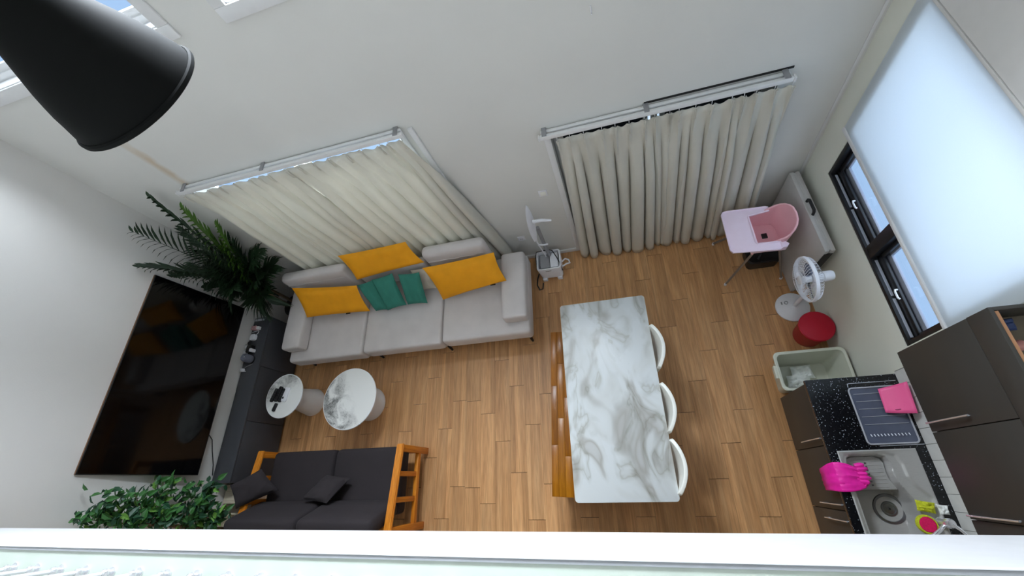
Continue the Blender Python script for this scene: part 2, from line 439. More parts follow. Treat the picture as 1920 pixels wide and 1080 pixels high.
def rrect(x0, x1, y0, y1, r, n=6):
    out = []
    for cx, cy, a0 in ((x1 - r, y1 - r, 0), (x0 + r, y1 - r, PI / 2), (x0 + r, y0 + r, PI), (x1 - r, y0 + r, 1.5 * PI)):
        for i in range(n + 1):
            a = a0 + i * PI / 2 / n
            out.append((cx + r * math.cos(a), cy + r * math.sin(a)))
    return out
def loft(bm, rings, closed=True, cap0=False, cap1=False):
    vr = [[bm.verts.new(p) for p in r] for r in rings]
    n = len(vr[0])
    for a, b in zip(vr, vr[1:]):
        for i in range(n if closed else n - 1):
            j = (i + 1) % n
            bm.faces.new((a[i], a[j], b[j], b[i]))
    if cap0: bm.faces.new(vr[0][::-1])
    if cap1: bm.faces.new(vr[-1])
    return vr
def pillow(tl, tr, br, bl, th, nu=18, nv=12, pinch=0.045, ex=0.5, seed=0, wrinkle=0.006):
    """soft cushion spanned by four corner points (world), th = full thickness"""
    tl, tr, br, bl = map(Vector, (tl, tr, br, bl))
    nrm = ((tr - tl).cross(bl - tl)).normalized()
    bm = bmesh.new()
    grid = {}
    for side in (1, -1):
        for i in range(nu + 1):
            for j in range(nv + 1):
                u, v = i / nu, j / nv
                a, b = 2 * u - 1, 2 * v - 1
                edge = i in (0, nu) or j in (0, nv)
                if side == -1 and edge:
                    grid[(side, i, j)] = grid[(1, i, j)]; continue
                # edges curve in between the corners
                uu = 0.5 + a * 0.5 * (1 - pinch * (1 - b * b)); vv = 0.5 + b * 0.5 * (1 - pinch * (1 - a * a))
                p = (tl * (1 - uu) + tr * uu) * (1 - vv) + (bl * (1 - uu) + br * uu) * vv
                h = (max(0, 1 - a ** 4) * max(0, 1 - b ** 4)) ** ex
                w = noise.noise(Vector((a * 2.2 + seed * 3.7, b * 2.2, side * 5 + seed))) * wrinkle * 2 + noise.noise(Vector((a * 6 + seed, b * 3 + a * 2, side * 3.0))) * wrinkle
                p = p + nrm * side * (th / 2 * h + (w if not edge else 0) * h)
                grid[(side, i, j)] = bm.verts.new(p)
    for side in (1, -1):
        for i in range(nu):
            for j in range(nv):
                q = [grid[(side, i, j)], grid[(side, i + 1, j)], grid[(side, i + 1, j + 1)], grid[(side, i, j + 1)]]
                bm.faces.new(q if side == 1 else q[::-1])
    return bm
def softbox(x0, x1, y0, y1, z0, z1, bev=0.05, crown=0.02, seg=4, cuts=6, seed=0):
    """upholstered block: bevelled, subdivided and slightly crowned"""
    bm = bmesh.new()
    box(bm, x0, x1, y0, y1, z0, z1)
    bmesh.ops.subdivide_edges(bm, edges=bm.edges[:], cuts=cuts, use_grid_fill=True)
    cx, cy, cz = (x0 + x1) / 2, (y0 + y1) / 2, (z0 + z1) / 2
    hx, hy, hz = (x1 - x0) / 2, (y1 - y0) / 2, (z1 - z0) / 2
    for v in bm.verts:
        # push to a rounded box surface
        d = v.co - Vector((cx, cy, cz))
        q = Vector((max(-hx + bev, min(hx - bev, d.x)), max(-hy + bev, min(hy - bev, d.y)), max(-hz + bev, min(hz - bev, d.z))))
        e = d - q
        if e.length > 1e-9: d = q + e.normalized() * bev
        a, b = d.x / hx, d.y / hy
        if d.z > 0: d.z += crown * (1 - a * a) * (1 - b * b) + 0.004 * noise.noise(Vector((a * 3 + seed, b * 3, seed)))
        v.co = d + Vector((cx, cy, cz))
    return bm
def softgrid(x0, x1, y0, y1, z0, z1, bev, crown=0.02, seed=0):
    """denser rounded block: coordinates crowd near the edges"""
    bm = bmesh.new()
    def cs(a, b):
        return [a, a + bev * 0.12, a + bev * 0.4, a + bev] + [a + bev + (b - a - 2 * bev) * t for t in (0.25, 0.5, 0.75)] + [b - bev, b - bev * 0.4, b - bev * 0.12, b]
    X, Y, Z = cs(x0, x1), cs(y0, y1), cs(z0, z1)
    V = {}
    n = len(X) - 1
    c = Vector(((x0 + x1) / 2, (y0 + y1) / 2, (z0 + z1) / 2)); h = Vector(((x1 - x0) / 2, (y1 - y0) / 2, (z1 - z0) / 2))
    def vert(i, j, k):
        if (i, j, k) not in V:
            d = Vector((X[i], Y[j], Z[k])) - c
            q = Vector([max(-h[a] + bev, min(h[a] - bev, d[a])) for a in range(3)])
            e = d - q
            if e.length > 1e-9: d = q + e.normalized() * bev
            a, b = d.x / h.x, d.y / h.y
            if d.z > 0: d.z += crown * (1 - a * a) * (1 - b * b) + 0.004 * noise.noise(Vector((a * 3 + seed, b * 3, seed)))
            V[(i, j, k)] = bm.verts.new(d + c)
        return V[(i, j, k)]
    for i in range(n):
        for j in range(n):
            for k in (0, n):
                bm.faces.new((vert(i, j, k), vert(i + 1, j, k), vert(i + 1, j + 1, k), vert(i, j + 1, k)))
                bm.faces.new((vert(i, k, j), vert(i + 1, k, j), vert(i + 1, k, j + 1), vert(i, k, j + 1)))
                bm.faces.new((vert(k, i, j), vert(k, i + 1, j), vert(k, i + 1, j + 1), vert(k, i, j + 1)))
    return bm

# ------------------------------------------------------------------ the shell
XL, XR, YB, YF, ZC = -4.80, 1.94, 2.70, -2.6, 5.8
Z_LOFT = 3.30
def wall_holes(name, axis, p0, p1, u0, u1, z0, z1, holes, m, label):
    """a wall slab of thickness p0..p1 with rectangular openings (u, z)"""
    bm = bmesh.new()
    us = sorted({u0, u1, *[h[0] for h in holes], *[h[1] for h in holes]})
    zs = sorted({z0, z1, *[h[2] for h in holes], *[h[3] for h in holes]})
    for a, b in zip(us, us[1:]):
        for c, d in zip(zs, zs[1:]):
            mu, mz = (a + b) / 2, (c + d) / 2
            if any(h[0] < mu < h[1] and h[2] < mz < h[3] for h in holes): continue
            if axis == 'y': box(bm, a, b, p0, p1, c, d)
            else: box(bm, p0, p1, a, b, c, d)
    bmesh.ops.remove_doubles(bm, verts=bm.verts[:], dist=1e-5)
    # inner double faces between cells go away
    seen = {}
    for f in bm.faces:
        k = tuple(sorted(v.index for v in f.verts))
    bm.verts.index_update()
    for f in bm.faces:
        seen.setdefault(tuple(sorted(v.index for v in f.verts)), []).append(f)
    bmesh.ops.delete(bm, geom=[f for fs in seen.values() if len(fs) > 1 for f in fs], context='FACES_ONLY')
    o = obj(name, bm, m, None, smooth=False)
    return struct(o, label)
W1 = (-4.30, -2.60, 3.68, 5.25)
W2 = (-2.06, -0.55, 3.66, 5.25)
W4 = (-3.92, -1.60, 0.95, 2.42)
W5 = (-0.36, 1.40, 0.06, 2.04)
W3 = (0.81, 2.40, 1.12, 2.66)
wall_back = wall_holes('wall_back', 'y', YB, YB + 0.22, XL - 0.2, XR + 0.2, -0.05, ZC, [W1, W2, W4, W5], 'wall_back', 'tall warm white wall with curtained windows')
wall_right = wall_holes('wall_right', 'x', XR, XR + 0.135, YF, YB, -0.05, ZC, [W3], 'wall_right', 'warm white wall behind the kitchen units and roller blind')
wall_left = struct(obj('wall_left', B(XL - 0.2, XL, YF, YB, -0.05, ZC), 'wall', smooth=False), 'pale wall behind the television')
wall_front = struct(obj('wall_front', B(XL - 0.2, XR + 0.2, YF - 0.2, YF, -0.05, ZC), 'wall', smooth=False), 'pale wall at the back of the loft')
ceiling = struct(obj('ceiling', B(XL - 0.2, XR + 0.2, YF - 0.2, YB + 0.22, ZC, ZC + 0.1), 'ceiling', smooth=False), 'white ceiling of the tall room')

floor = struct(obj('floor', B(XL, XR, YF, YB, -0.06, -0.006), 'joint', smooth=False), 'oak plank floor')
PW, PLN = 0.178, 0.928
phase = {1: .291, 0: .912, -1: .593, -2: .291, -3: .908, -13: .57, -14: .086, -15: .41, -16: .72, -17: .876}
def plank_mesh(w, l):
    bm = bmesh.new()
    box(bm, -w / 2, w / 2, -l / 2, l / 2, -0.005, 0.0)
    me = bpy.data.meshes.new('plank'); bm.to_mesh(me); bm.free(); me.materials.append(M['plank']); return me
full = plank_mesh(PW - 0.0012, PLN - 0.004)
for j in range(-34, 6):
    x0 = 1.122 + PW * j; x1 = x0 + PW
    cx0, cx1 = max(x0, XL), min(x1, XR)
    if cx1 - cx0 < 0.01: continue
    ph = phase.get(j, (0.912 + 0.3105 * j) % PLN)
    k = math.floor((YF - ph) / PLN)
    while ph + k * PLN < YB:
        y0, y1 = ph + k * PLN, ph + (k + 1) * PLN
        cy0, cy1 = max(y0, YF), min(y1, YB)
        k += 1
        if cy1 - cy0 < 0.02: continue
        if cy1 < -0.62 : continue
        whole = cx1 - cx0 > PW - 1e-6 and cy1 - cy0 > PLN - 1e-6
        me = full if whole else plank_mesh(cx1 - cx0 - 0.0012, cy1 - cy0 - 0.004)
        o = bpy.data.objects.new('plank', me); C.objects.link(o); o.parent = floor
        o.location = ((cx0 + cx1) / 2, (cy0 + cy1) / 2, 0)
# the far end of the floor under the loft, never seen singly
bm = bmesh.new()
for j in range(-34, 6):
    x0, x1 = max(1.122 + PW * j, XL), min(1.122 + PW * (j + 1), XR)
    ph = phase.get(j, (0.912 + 0.3105 * j) % PLN)
    k = math.floor((YF - ph) / PLN)
    while ph + (k + 1) * PLN < -0.62:
        y0, y1 = max(YF, ph + k * PLN), ph + (k + 1) * PLN
        k += 1
        if x1 - x0 > 0.01 and y1 - y0 > 0.02: box(bm, x0 + 0.0006, x1 - 0.0006, y0 + 0.002, y1 - 0.002, -0.005, 0.0)
o = obj('plank_run', bm, 'plank', floor, smooth=False); o['kind'] = 'stuff'

# loft slab behind the camera, its white edge and mint floor
YE = -0.193
loft_floor = struct(obj('floor_loft', B(XL, XR, YF, YE - 0.016, 2.75, Z_LOFT - 0.008), 'mint', smooth=False), 'pale mint loft floor behind the white edge')
bm = bmesh.new()
loop = [(YE, 2.69), (YE, Z_LOFT - 0.003), (YE - 0.003, Z_LOFT), (YE - 0.005, Z_LOFT), (YE - 0.006, Z_LOFT - 0.004), (YE - 0.006, 2.69)]
loft_edge_rings = [[(x, a, b) for a, b in loop] for x in (XL, XR)]
vr = [[bm.verts.new(p) for p in r] for r in loft_edge_rings]
for i in range(len(loop)):
    jn = (i + 1) % len(loop); bm.faces.new((vr[0][i], vr[0][jn], vr[1][jn], vr[1][i]))
bm.faces.new(vr[0][::-1]); bm.faces.new(vr[1])
struct(obj('trim_1', bm, 'ledge', smooth=False), 'white painted edge of the loft')

struct(obj('trim_8', B(XL, XR, YE - 0.0165, YE - 0.0062, 2.70, Z_LOFT - 0.003), 'lip', smooth=False), 'narrow grey strip behind the white loft edge')
# baseboards and corner strip
for nm, bx, lab in (('baseboard_back', (XL + 0.02, XR - 0.02, YB - 0.015, YB, 0, 0.07), 'white baseboard under the curtained wall'),
               ('baseboard_left', (XL, XL + 0.015, YF, YB - 0.02, 0, 0.07), 'white baseboard under the television wall')):
    struct(obj(nm, B(*bx, bev=0.004), 'white_trim'), lab)
struct(obj('trim_2', B(XR - 0.045, XR - 0.022, YB - 0.008, YB - 0.0005, 0.07, ZC - 0.01, bev=0.003), 'white_trim'), 'thin white strip down the room corner')

# ------------------------------------------------------------------ windows
def window_frame(name, hole, label, mull=1, m='white_trim', casing=0.05, pane='glass'):
    x0, x1, z0, z1 = hole
    bm = bmesh.new()
    w = 0.05
    ya, yb = YB + 0.10, YB + 0.18
    box(bm, x0, x1, ya, yb, z0, z0 + w, 0.004); box(bm, x0, x1, ya, yb, z1 - w, z1, 0.004)
    box(bm, x0, x0 + w, ya, yb, z0 + w, z1 - w, 0.004); box(bm, x1 - w, x1, ya, yb, z0 + w, z1 - w, 0.004)
    root = struct(obj(name, bm, m), label)
    for i in range(1, mull + 1):
        xm = x0 + (x1 - x0) * i / (mull + 1)
        obj('mullion', B(xm - 0.025, xm + 0.025, ya, yb, z0 + w, z1 - w, 0.004), m, root)
    xs = [x0] + [x0 + (x1 - x0) * i / (mull + 1) for i in range(1, mull + 1)] + [x1]
    for a, b in zip(xs, xs[1:]):
        s = bmesh.new()
        a2, b2 = a + 0.05, b - 0.05
        box(s, a2, b2, ya + 0.02, ya + 0.055, z0 + w, z0 + w + 0.045); box(s, a2, b2, ya + 0.02, ya + 0.055, z1 - w - 0.045, z1 - w)
        box(s, a2, a2 + 0.04, ya + 0.02, ya + 0.055, z0 + w + .045, z1 - w - .045); box(s, b2 - 0.04, b2, ya + 0.02, ya + 0.055, z0 + w + .045, z1 - w - .045)
        obj('sash', s, m, root)
        obj('pane', B(a2 + 0.035, b2 - 0.035, ya + 0.034, ya + 0.040, z0 + w + 0.04, z1 - w - 0.04), pane, root, smooth=False)
    if casing:
        c = bmesh.new()
        k = casing; f = YB - 0.018
        box(c, x0 - k, x1 + k, f, YB, z0 - k, z0, 0.004); box(c, x0 - k, x1 + k, f, YB, z1, z1 + k, 0.004)
        box(c, x0 - k, x0, f, YB, z0, z1, 0.004); box(c, x1, x1 + k, f, YB, z0, z1, 0.004)
        obj('casing', c, m, root)
        rv = bmesh.new()
        t = 0.006
        box(rv, x0, x1, YB, ya, z0, z0 + t); box(rv, x0, x1, YB, ya, z1 - t, z1); box(rv, x0, x0 + t, YB, ya, z0, z1); box(rv, x1 - t, x1, YB, ya, z0, z1)
        obj('reveal', rv, m, root, smooth=False)
    return root
window_frame('window_1', W1, 'high white-framed window above the palm', 1, casing=0.09)
window_frame('window_2', W2, 'high white-framed window next to the other high window', 1, casing=0.09)
window_frame('window_4', W4, 'window behind the curtain over the sofa', 1)
window_frame('window_5', W5, 'full-height window behind the curtain by the highchair', 1, pane='glass_dark')

# black sliding window in the kitchen wall
y0, y1, z0, z1 = W3
bm = bmesh.new()
xa, xb = XR + 0.004, XR + 0.13
for bx in ((xa, xb, y0, y1, z0, z0 + 0.035), (xa, xb, y0, y1, z1 - 0.035, z1), (xa, xb, y0, y0 + 0.035, z0 + 0.035, z1 - 0.035), (xa, xb, y1 - 0.035, y1, z0 + 0.035, z1 - 0.035)):
    box(bm, *bx, bev=0.004)
w3 = struct(obj('window_3', bm, 'black_frame'), 'black-framed sliding window under the roller blind')
YM = 1.565
ZTR = 1.68
obj('added_transom', B(XR + 0.02, xb - 0.01, y0 + 0.035, y1 - 0.035, ZTR - 0.036, ZTR, bev=0.004), 'black_frame', w3)  # unseen, added so the mullion casts no streak on the blind
obj('added_pane', B(XR + 0.098, XR + 0.104, y0 + 0.03, y1 - 0.03, ZTR, z1 - 0.03), 'glass', w3, smooth=False)  # unseen unbroken pane, added so light reaches the blind evenly
obj('mullion', B(XR + 0.006, xb - 0.01, YM - 0.05, YM + 0.05, z0 + 0.035, ZTR - 0.036, bev=0.004), 'black_frame', w3)
for a, b in ((y0 + 0.035, YM - 0.05), (YM + 0.05, y1 - 0.035)):
    for q0, q1 in ((a + 0.02, (a + b) / 2 - 0.012), ((a + b) / 2 + 0.012, b - 0.02)):
        obj('track', B(XR + 0.026, XR + 0.044, q0, q1, z0 + 0.035, z0 + 0.039), 'silver', w3, smooth=False)
    s = bmesh.new(); xs0, xs1 = XR + 0.050, XR + 0.072
    box(s, xs0, xs1, a, b, z0 + 0.036, z0 + 0.098, 0.003); box(s, xs0, xs1, a, b, ZTR - 0.075, ZTR - 0.036, 0.003)
    box(s, xs0, xs1, a, a + 0.03, z0 + 0.075, ZTR - 0.075, 0.003); box(s, xs0, xs1, b - 0.03, b, z0 + 0.075, ZTR - 0.075, 0.003)
    sash = obj('sash', s, 'black_frame', w3)
    s = bmesh.new(); xs0, xs1 = XR + 0.090, XR + 0.112
    box(s, xs0, xs1, a, b, z0 + 0.036, z0 + 0.125, 0.003); box(s, xs0, xs1, a, b, ZTR - 0.08, ZTR - 0.036, 0.003)
    box(s, xs0, xs1, a, a + 0.035, z0 + 0.105, ZTR - 0.08, 0.003); box(s, xs0, xs1, b - 0.035, b, z0 + 0.105, ZTR - 0.08, 0.003)
    obj('outer_sash', s, 'sash_grey', w3)
    obj('pane', B(XR + 0.098, XR + 0.104, a + 0.03, b - 0.03, z0 + 0.1, ZTR - 0.075), 'glass', w3, smooth=False)
    ym = (a + b) / 2
    obj('latch', T([(XR + 0.052, ym + 0.035, z0 + 0.09), (XR + 0.034, ym + 0.035, z0 + 0.092), (XR + 0.028, ym + 0.02, z0 + 0.094), (XR + 0.028, ym - 0.03, z0 + 0.094), (XR + 0.038, ym - 0.04, z0 + 0.092)], 0.007, 6), 'white_plastic', w3)

# roller blind hung in front of it
bl = thing('roller_blind', 'large white roller blind glowing with daylight above the black window', 'blind', (XR - 0.05, 1.65, 1.585))
BX = XR - 0.03
obj('fabric', B(BX, BX + 0.002, 0.74, 2.47, 1.612, 2.655), 'blind', bl, smooth=False)
obj('bottom_bar', B(BX - 0.012, BX + 0.012, 0.74, 2.47, 1.585, 1.615, bev=0.006), 'white_trim', bl)
obj('roller_case', B(BX - 0.004, XR - 0.001, 0.72, 2.49, 2.655, 2.675, bev=0.004), 'pale_paint', bl)
struct(obj('trim_7_added', B(XR - 0.03, XR - 0.0005, YF + 0.01, 2.47, 2.68, ZC - 0.01), 'pale_paint', smooth=False), 'flat pale panel added over the wall above the roller blind')  # panel added to imitate the shaded wall above the blind, later left pale

# ------------------------------------------------------------------ curtains and rails
def curtain(name, label, xt0, xt1, xb0, xb1, zt, zb, npl, seed, amp=0.045, yc=2.615, yb=None, lean=0.0, group=None):
    rnd = random.Random(seed)
    per = 14
    nu = npl * per; nv = 26
    root = thing(name, label, 'curtain', ((xt0 + xt1) / 2, yc, zb), 0, group)
    wts = [rnd.uniform(0.6, 1.45) for _ in range(npl)]; s = sum(wts); cum = [0]
    for w in wts: cum.append(cum[-1] + w / s)
    wtb = [w * rnd.uniform(0.6, 1.5) for w in wts]; sb = sum(wtb); cumb = [0]
    for w in wtb: cumb.append(cumb[-1] + w / sb)
    ph = [rnd.uniform(-0.35, 0.35) for _ in range(npl + 1)]
    am = [rnd.uniform(0.55, 1.35) for _ in range(npl + 1)]
    nf = max(3, round(npl * 1.1))
    fw = [rnd.uniform(0.5, 1.7) for _ in range(nf)]; sf = sum(fw); cf = [0]
    for w in fw: cf.append(cf[-1] + w / sf)
    fa = [rnd.uniform(0.6, 1.2) for _ in range(nf)]
    def fold(u):
        for q in range(nf):
            if u <= cf[q + 1] or q == nf - 1:
                tt = (u - cf[q]) / (cf[q + 1] - cf[q]); break
        tt = max(0, min(1, tt))
        sk = tt + 0.12 * math.sin(2 * PI * tt) * (fa[q] - 0.9) * 2
        sk = max(0.0, min(1.0, sk))
        return (1 - 2 * math.sin(PI * sk) ** 0.85) * fa[q], math.sin(2 * PI * tt)
    bm = bmesh.new(); rows = []
    for jv in range(nv + 1):
        v = jv / nv
        row = []
        for iu in range(nu + 1):
            k = min(iu // per, npl - 1); t = iu / per - k
            ut = cum[k] + (cum[k + 1] - cum[k]) * t; ub = cumb[k] + (cumb[k + 1] - cumb[k]) * t
            e = v ** 0.8
            x = (xt0 + (xt1 - xt0) * ut) * (1 - e) + (xb0 + (xb1 - xb0) * ub) * e
            # pinch pleat at the heading opens into a full fold below
            c = 0.5 - 0.5 * math.cos(2 * PI * t)          # 0 at the pleats, 1 between them
            pl = math.exp(-((min(t, 1 - t)) / 0.10) ** 2)
            kk = k + (1 if t > 0.5 else 0)
            ftop = -0.022 * pl * am[kk] + 0.012 * c
            f0, f1 = fold(ut + 0.012 * math.sin(3 * v + seed))
            fbot = amp * f0 * (0.75 + 0.25 * v)
            w = min(1, v * 2.6); w = w * w * (3 - 2 * w)
            y = yc + ftop * (1 - w) + fbot * w
            x -= 0.016 * f1 * w
            if yb is not None: y += (yb - yc) * v
            y += 0.012 * noise.noise(Vector((x * 2.0, v * 2.5, seed)))
            z = zt - 0.035 * c * (1 - v) ** 6 * am[k] - (zt - zb) * v
            row.append(bm.verts.new((x, min(y, YB - 0.022), z)))
        rows.append(row)
    for a, b in zip(rows, rows[1:]):
        for i in range(nu): bm.faces.new((a[i], a[i + 1], b[i + 1], b[i]))
    fb = obj('fabric', bm, 'curtain', root)
    sm = fb.modifiers.new('thickness', 'SOLIDIFY'); sm.thickness = 0.0025
    # pleat stitches and hooks at the heading
    for k in range(npl + 1):
        x = xt0 + (xt1 - xt0) * cum[k]
        bm = bmesh.new()
        tube(bm, [(x - 0.008, yc - 0.030, zt - 0.002), (x - 0.003, yc - 0.032, zt - 0.05), (x - 0.007, yc - 0.022, zt - 0.11)], [0.006, 0.0045, 0.003], 6)
        tube(bm, [(x + 0.008, yc - 0.030, zt - 0.002), (x + 0.003, yc - 0.032, zt - 0.05), (x + 0.007, yc - 0.022, zt - 0.11)], [0.006, 0.0045, 0.003], 6)
        pt = obj('pleat', bm, 'curtain', root)
        obj('hook', T([(x, yc - 0.004, zt - 0.03), (x, yc - 0.004, zt + 0.022)], 0.003, 5), 'white_trim', pt)
    return root
def rail(name, label, x0, x1, z, brackets):
    root = thing(name, label, 'curtain rail', ((x0 + x1) / 2, YB, z))
    bm = bmesh.new()
    box(bm, x0, x1, 2.60, 2.632, z - 0.008, z + 0.030, 0.004)
    obj('front_track', bm, 'white_trim', root)
    obj('rear_track', B(x0 + 0.01, x1 - 0.01, 2.652, 2.682, z - 0.008, z + 0.030, bev=0.004), 'white_trim', root)
    for x in brackets:
        obj('bracket', B(x - 0.02, x + 0.02, 2.605, YB, z + 0.030, z + 0.040, bev=0.003), 'grey_plastic', root)
    for x, s in ((x0, -1), (x1, 1)):
        obj('end_cap', B(min(x, x + s * 0.016), max(x, x + s * 0.016), 2.595, 2.637, z - 0.012, z + 0.034, bev=0.004), 'white_trim', root)
    return root
rail('curtain_rail', 'long white curtain rail on the wall above the beige sofa', -3.97, -1.53, 2.462, (-3.9, -2.95, -1.58))
rail('curtain_rail', 'white curtain rail with a dark gap above it, over the highchair side', -0.44, 1.46, 2.075, (-0.40, 0.43, 1.42))
struct(obj('trim_3', B(0.42, 1.48, YB - 0.006, YB, 2.108, 2.124), 'black', smooth=False), 'thin black gap line above the curtain rail')
curtain('curtain', 'cream pleated curtain panel hanging beside the palm', -3.93, -2.715, -3.93, -2.585, 2.444, 0.25, 8, 3, amp=0.074, yb=2.62)
curtain('curtain', 'cream pleated curtain panel behind the upper yellow cushion and right sofa back', -2.725, -1.55, -2.60, -1.20, 2.444, 0.25, 8, 5, amp=0.074, yb=2.62)
curtain('curtain', 'cream pleated floor-length curtain panel beside the small white appliance', -0.30, 0.60, -0.36, 0.66, 2.057, 0.02, 8, 11, amp=0.075, yc=2.60, yb=2.60)
curtain('curtain', 'cream pleated floor-length curtain panel beside the pink highchair', 0.60, 1.46, 0.60, 1.56, 2.057, 0.02, 8, 14, amp=0.075, yc=2.60, yb=2.60)
# wall-side trims of the curtained openings
struct(obj('trim_4', B(-0.42, -0.36, YB - 0.03, YB - 0.001, 0.07, 2.06, bev=0.004), 'white_trim'), 'white window casing beside the curtain')
struct(obj('trim_5', B(-4.00, -3.955, YB - 0.03, YB - 0.001, 0.6, 2.46, bev=0.004), 'white_trim'), 'white window casing by the palm')
struct(obj('trim_6', B(-1.49, -1.445, YB - 0.03, YB - 0.001, 0.5, 2.46, bev=0.004), 'white_trim'), 'white window casing beside the sofa curtain')

# ------------------------------------------------------------------ outlets
def outlet(name, label, x, z, kind):
    root = thing(name, label, 'wall plate', (x, YB, z))
    obj('plate', B(x - 0.045, x + 0.045, YB - 0.010, YB, z - 0.045, z + 0.045, bev=0.004), 'white_plastic', root)
    R = Matrix.Translation((x, YB - 0.010, z)) @ Matrix.Rotation(PI / 2, 4, 'X')
    if kind == 'socket':
        obj('socket', L([(0, 0.001), (0.026, 0.001), (0.028, 0.003), (0.024, -0.0), (0, -0.0)], seg=20, mat=R), 'white_plastic', root)
        for dx in (-0.009, 0.009): obj('pin_hole', L([(0, 0.0036), (0.004, 0.0036), (0.004, 0.001)], seg=8, mat=Matrix.Translation((dx, 0, 0)) @ R), 'black', root)
    else:
        obj('button', B(x - 0.030, x + 0.030, YB - 0.014, YB - 0.010, z - 0.03, z + 0.03, bev=0.002), 'ivory_plastic', root)
outlet('wall_outlet', 'round white socket low on the wall beside the sofa', -1.03, 0.50, 'socket')
outlet('wall_switch', 'square white switch plate on the wall beside the curtain', -0.59, 1.27, 'switch')
r_ = thing('wall_outlet', 'small white socket on the wall between console end and palm', 'wall plate', (XL, 2.245, 0.74))
obj('plate', B(XL, XL + 0.008, 2.21, 2.28, 0.705, 0.775, bev=0.003), 'white_plastic', r_)
obj('socket', L([(0.0, 0.0), (0.016, 0.0), (0.018, 0.003), (0, 0.002)], seg=16, mat=Matrix.Translation((XL + 0.008, 2.245, 0.74)) @ Matrix.Rotation(PI / 2, 4, 'Y')), 'grey_plastic', r_)

# ------------------------------------------------------------------ television and console
tv = thing('television', 'large black flat television mounted on the left wall above the console', 'television', (-4.76, 1.12, 0.88))
TVM = Matrix.Translation((-4.67, 1.126, 0.905)) @ Matrix.Rotation(-0.100, 4, 'Y')   # leans back against its mount
def tvb(name, m, *bx, bev=0.0):
    bm = B(*bx, bev=bev); bm.transform(TVM); return obj(name, bm, m, tv, smooth=bev > 0)
tvb('bezel', 'bezel', -0.026, 0.0, -0.988, 0.988, 0.0, 1.048, bev=0.004)
tvb('screen', 'screen', -0.001, 0.0015, -0.980, 0.980, 0.012, 1.040)
tvb('edge_strip', 'copper', -0.024, -0.006, -0.987, 0.987, 1.048, 1.050)
obj('wall_mount', B(XL + 0.001, -4.745, 0.80, 1.45, 1.15, 1.62, bev=0.006), 'black', tv)

CX0, CX1, CY0, CY1, CZ = XL + 0.016, -4.515, 0.055, 2.085, 0.63
co = thing('tv_console', 'long narrow charcoal console cabinet under the television', 'cabinet', (-4.65, 1.07, 0))
obj('body', B(CX0, CX1 - 0.018, CY0, CY1, 0.03, CZ - 0.02, bev=0.003), 'console', co)
obj('plinth', B(CX0 + 0.02, CX1 - 0.04, CY0 + 0.02, CY1 - 0.02, 0.0, 0.03), 'black', co)
obj('top', B(CX0, CX1, CY0, CY1, CZ - 0.02, CZ, bev=0.003), 'console', co)
seams = (CY0, 0.735, 1.41, CY1)
for a, b in zip(seams, seams[1:]):
    obj('door', B(CX1 - 0.018, CX1 - 0.001, a + 0.003, b - 0.003, 0.035, CZ - 0.023, bev=0.002), 'console', co)
obj('sticker', B(-4.775, -4.61, CY1 - 0.045, CY1 - 0.015, CZ, CZ + 0.001), 'silver', co, smooth=False)

def on_console(name, label, cat, x, y): return thing(name, label, cat, (x, y, CZ))
# pink carton with a white plug on the far end
t = on_console('small_carton', 'small pink and white carton at the far end of the console', 'box', -4.70, 1.93)
obj('body', B(-4.752, -4.675, 1.905, 1.955, CZ, CZ + 0.05, bev=0.003), 'carton', t)
obj('lid', B(-4.672, -4.635, 1.905, 1.945, CZ, CZ + 0.045, bev=0.003), 'paper', t)
# white router with cable
t = on_console('router', 'white rounded router with a cable on the console', 'router', -4.70, 1.80)
obj('body', P(rrect(-4.745, -4.665, 1.76, 1.84, 0.02), CZ, CZ + 0.04, 0.005), 'white_plastic', t)
obj('cable', T([(-4.67, 1.83, CZ + 0.02), (-4.64, 1.86, CZ + 0.02), (-4.645, 1.89, CZ + 0.015), (-4.70, 1.89, CZ + 0.01), (-4.76, 1.88, CZ + 0.01)], 0.004, 6), 'white_plastic', t)
t = on_console('headphone_coil', 'coiled black cable ring on the console near the router', 'cable', -4.76, 1.76)
obj('coil', T([(-4.757 + 0.020 * math.cos(a), 1.726 + 0.022 * math.sin(a), CZ + 0.012 + 0.002 * math.sin(3 * a)) for a in [2 * PI * i / 16 for i in range(16)]], 0.008, 6, True), 'black', t)
obj('tail', T([(-4.757, 1.704, CZ + 0.012), (-4.772, 1.700, CZ + 0.010), (-4.779, 1.700, CZ + 0.04)], 0.004, 6), 'black', t)
t = on_console('adapter_block', 'black power adapter block with white plugs on the console', 'adapter', -4.71, 1.64)
obj('body', P(rrect(-4.735, -4.655, 1.585, 1.69, 0.015), CZ, CZ + 0.055, 0.004), 'black', t)
for a, b in ((-4.772, 1.67), (-4.778, 1.60), (-4.662, 1.61)):
    obj('plug', B(a, a + 0.034, b - 0.02, b + 0.022, CZ + 0.0, CZ + (0.05 if a < -4.7 else 0.075), bev=0.006), 'white_plastic', t)
t = on_console('smart_speaker', 'slate grey rounded cylinder speaker on the console', 'speaker', -4.66, 1.50)
obj('body', L([(0, 0), (0.045, 0), (0.05, 0.006), (0.052, 0.06), (0.05, 0.11), (0.042, 0.128), (0, 0.132)], (-4.66, 1.50, CZ), 28), 'speaker', t)
obj('base_ring', L([(0.0505, 0.0), (0.056, 0.002), (0.056, 0.014), (0.0505, 0.016)], (-4.66, 1.50, CZ), 28), 'black', t)
obj('button', L([(0, 0.1325), (0.006, 0.1325), (0.006, 0.13)], (-4.64, 1.50, CZ), 10), 'paper', t)
t = on_console('charging_dock', 'small black dock with a white cable beside the grey speaker', 'charger', -4.745, 1.50)
obj('body', L([(0, 0), (0.032, 0), (0.034, 0.02), (0.026, 0.045), (0, 0.05)], (-4.748, 1.505, CZ), 20), 'black', t)
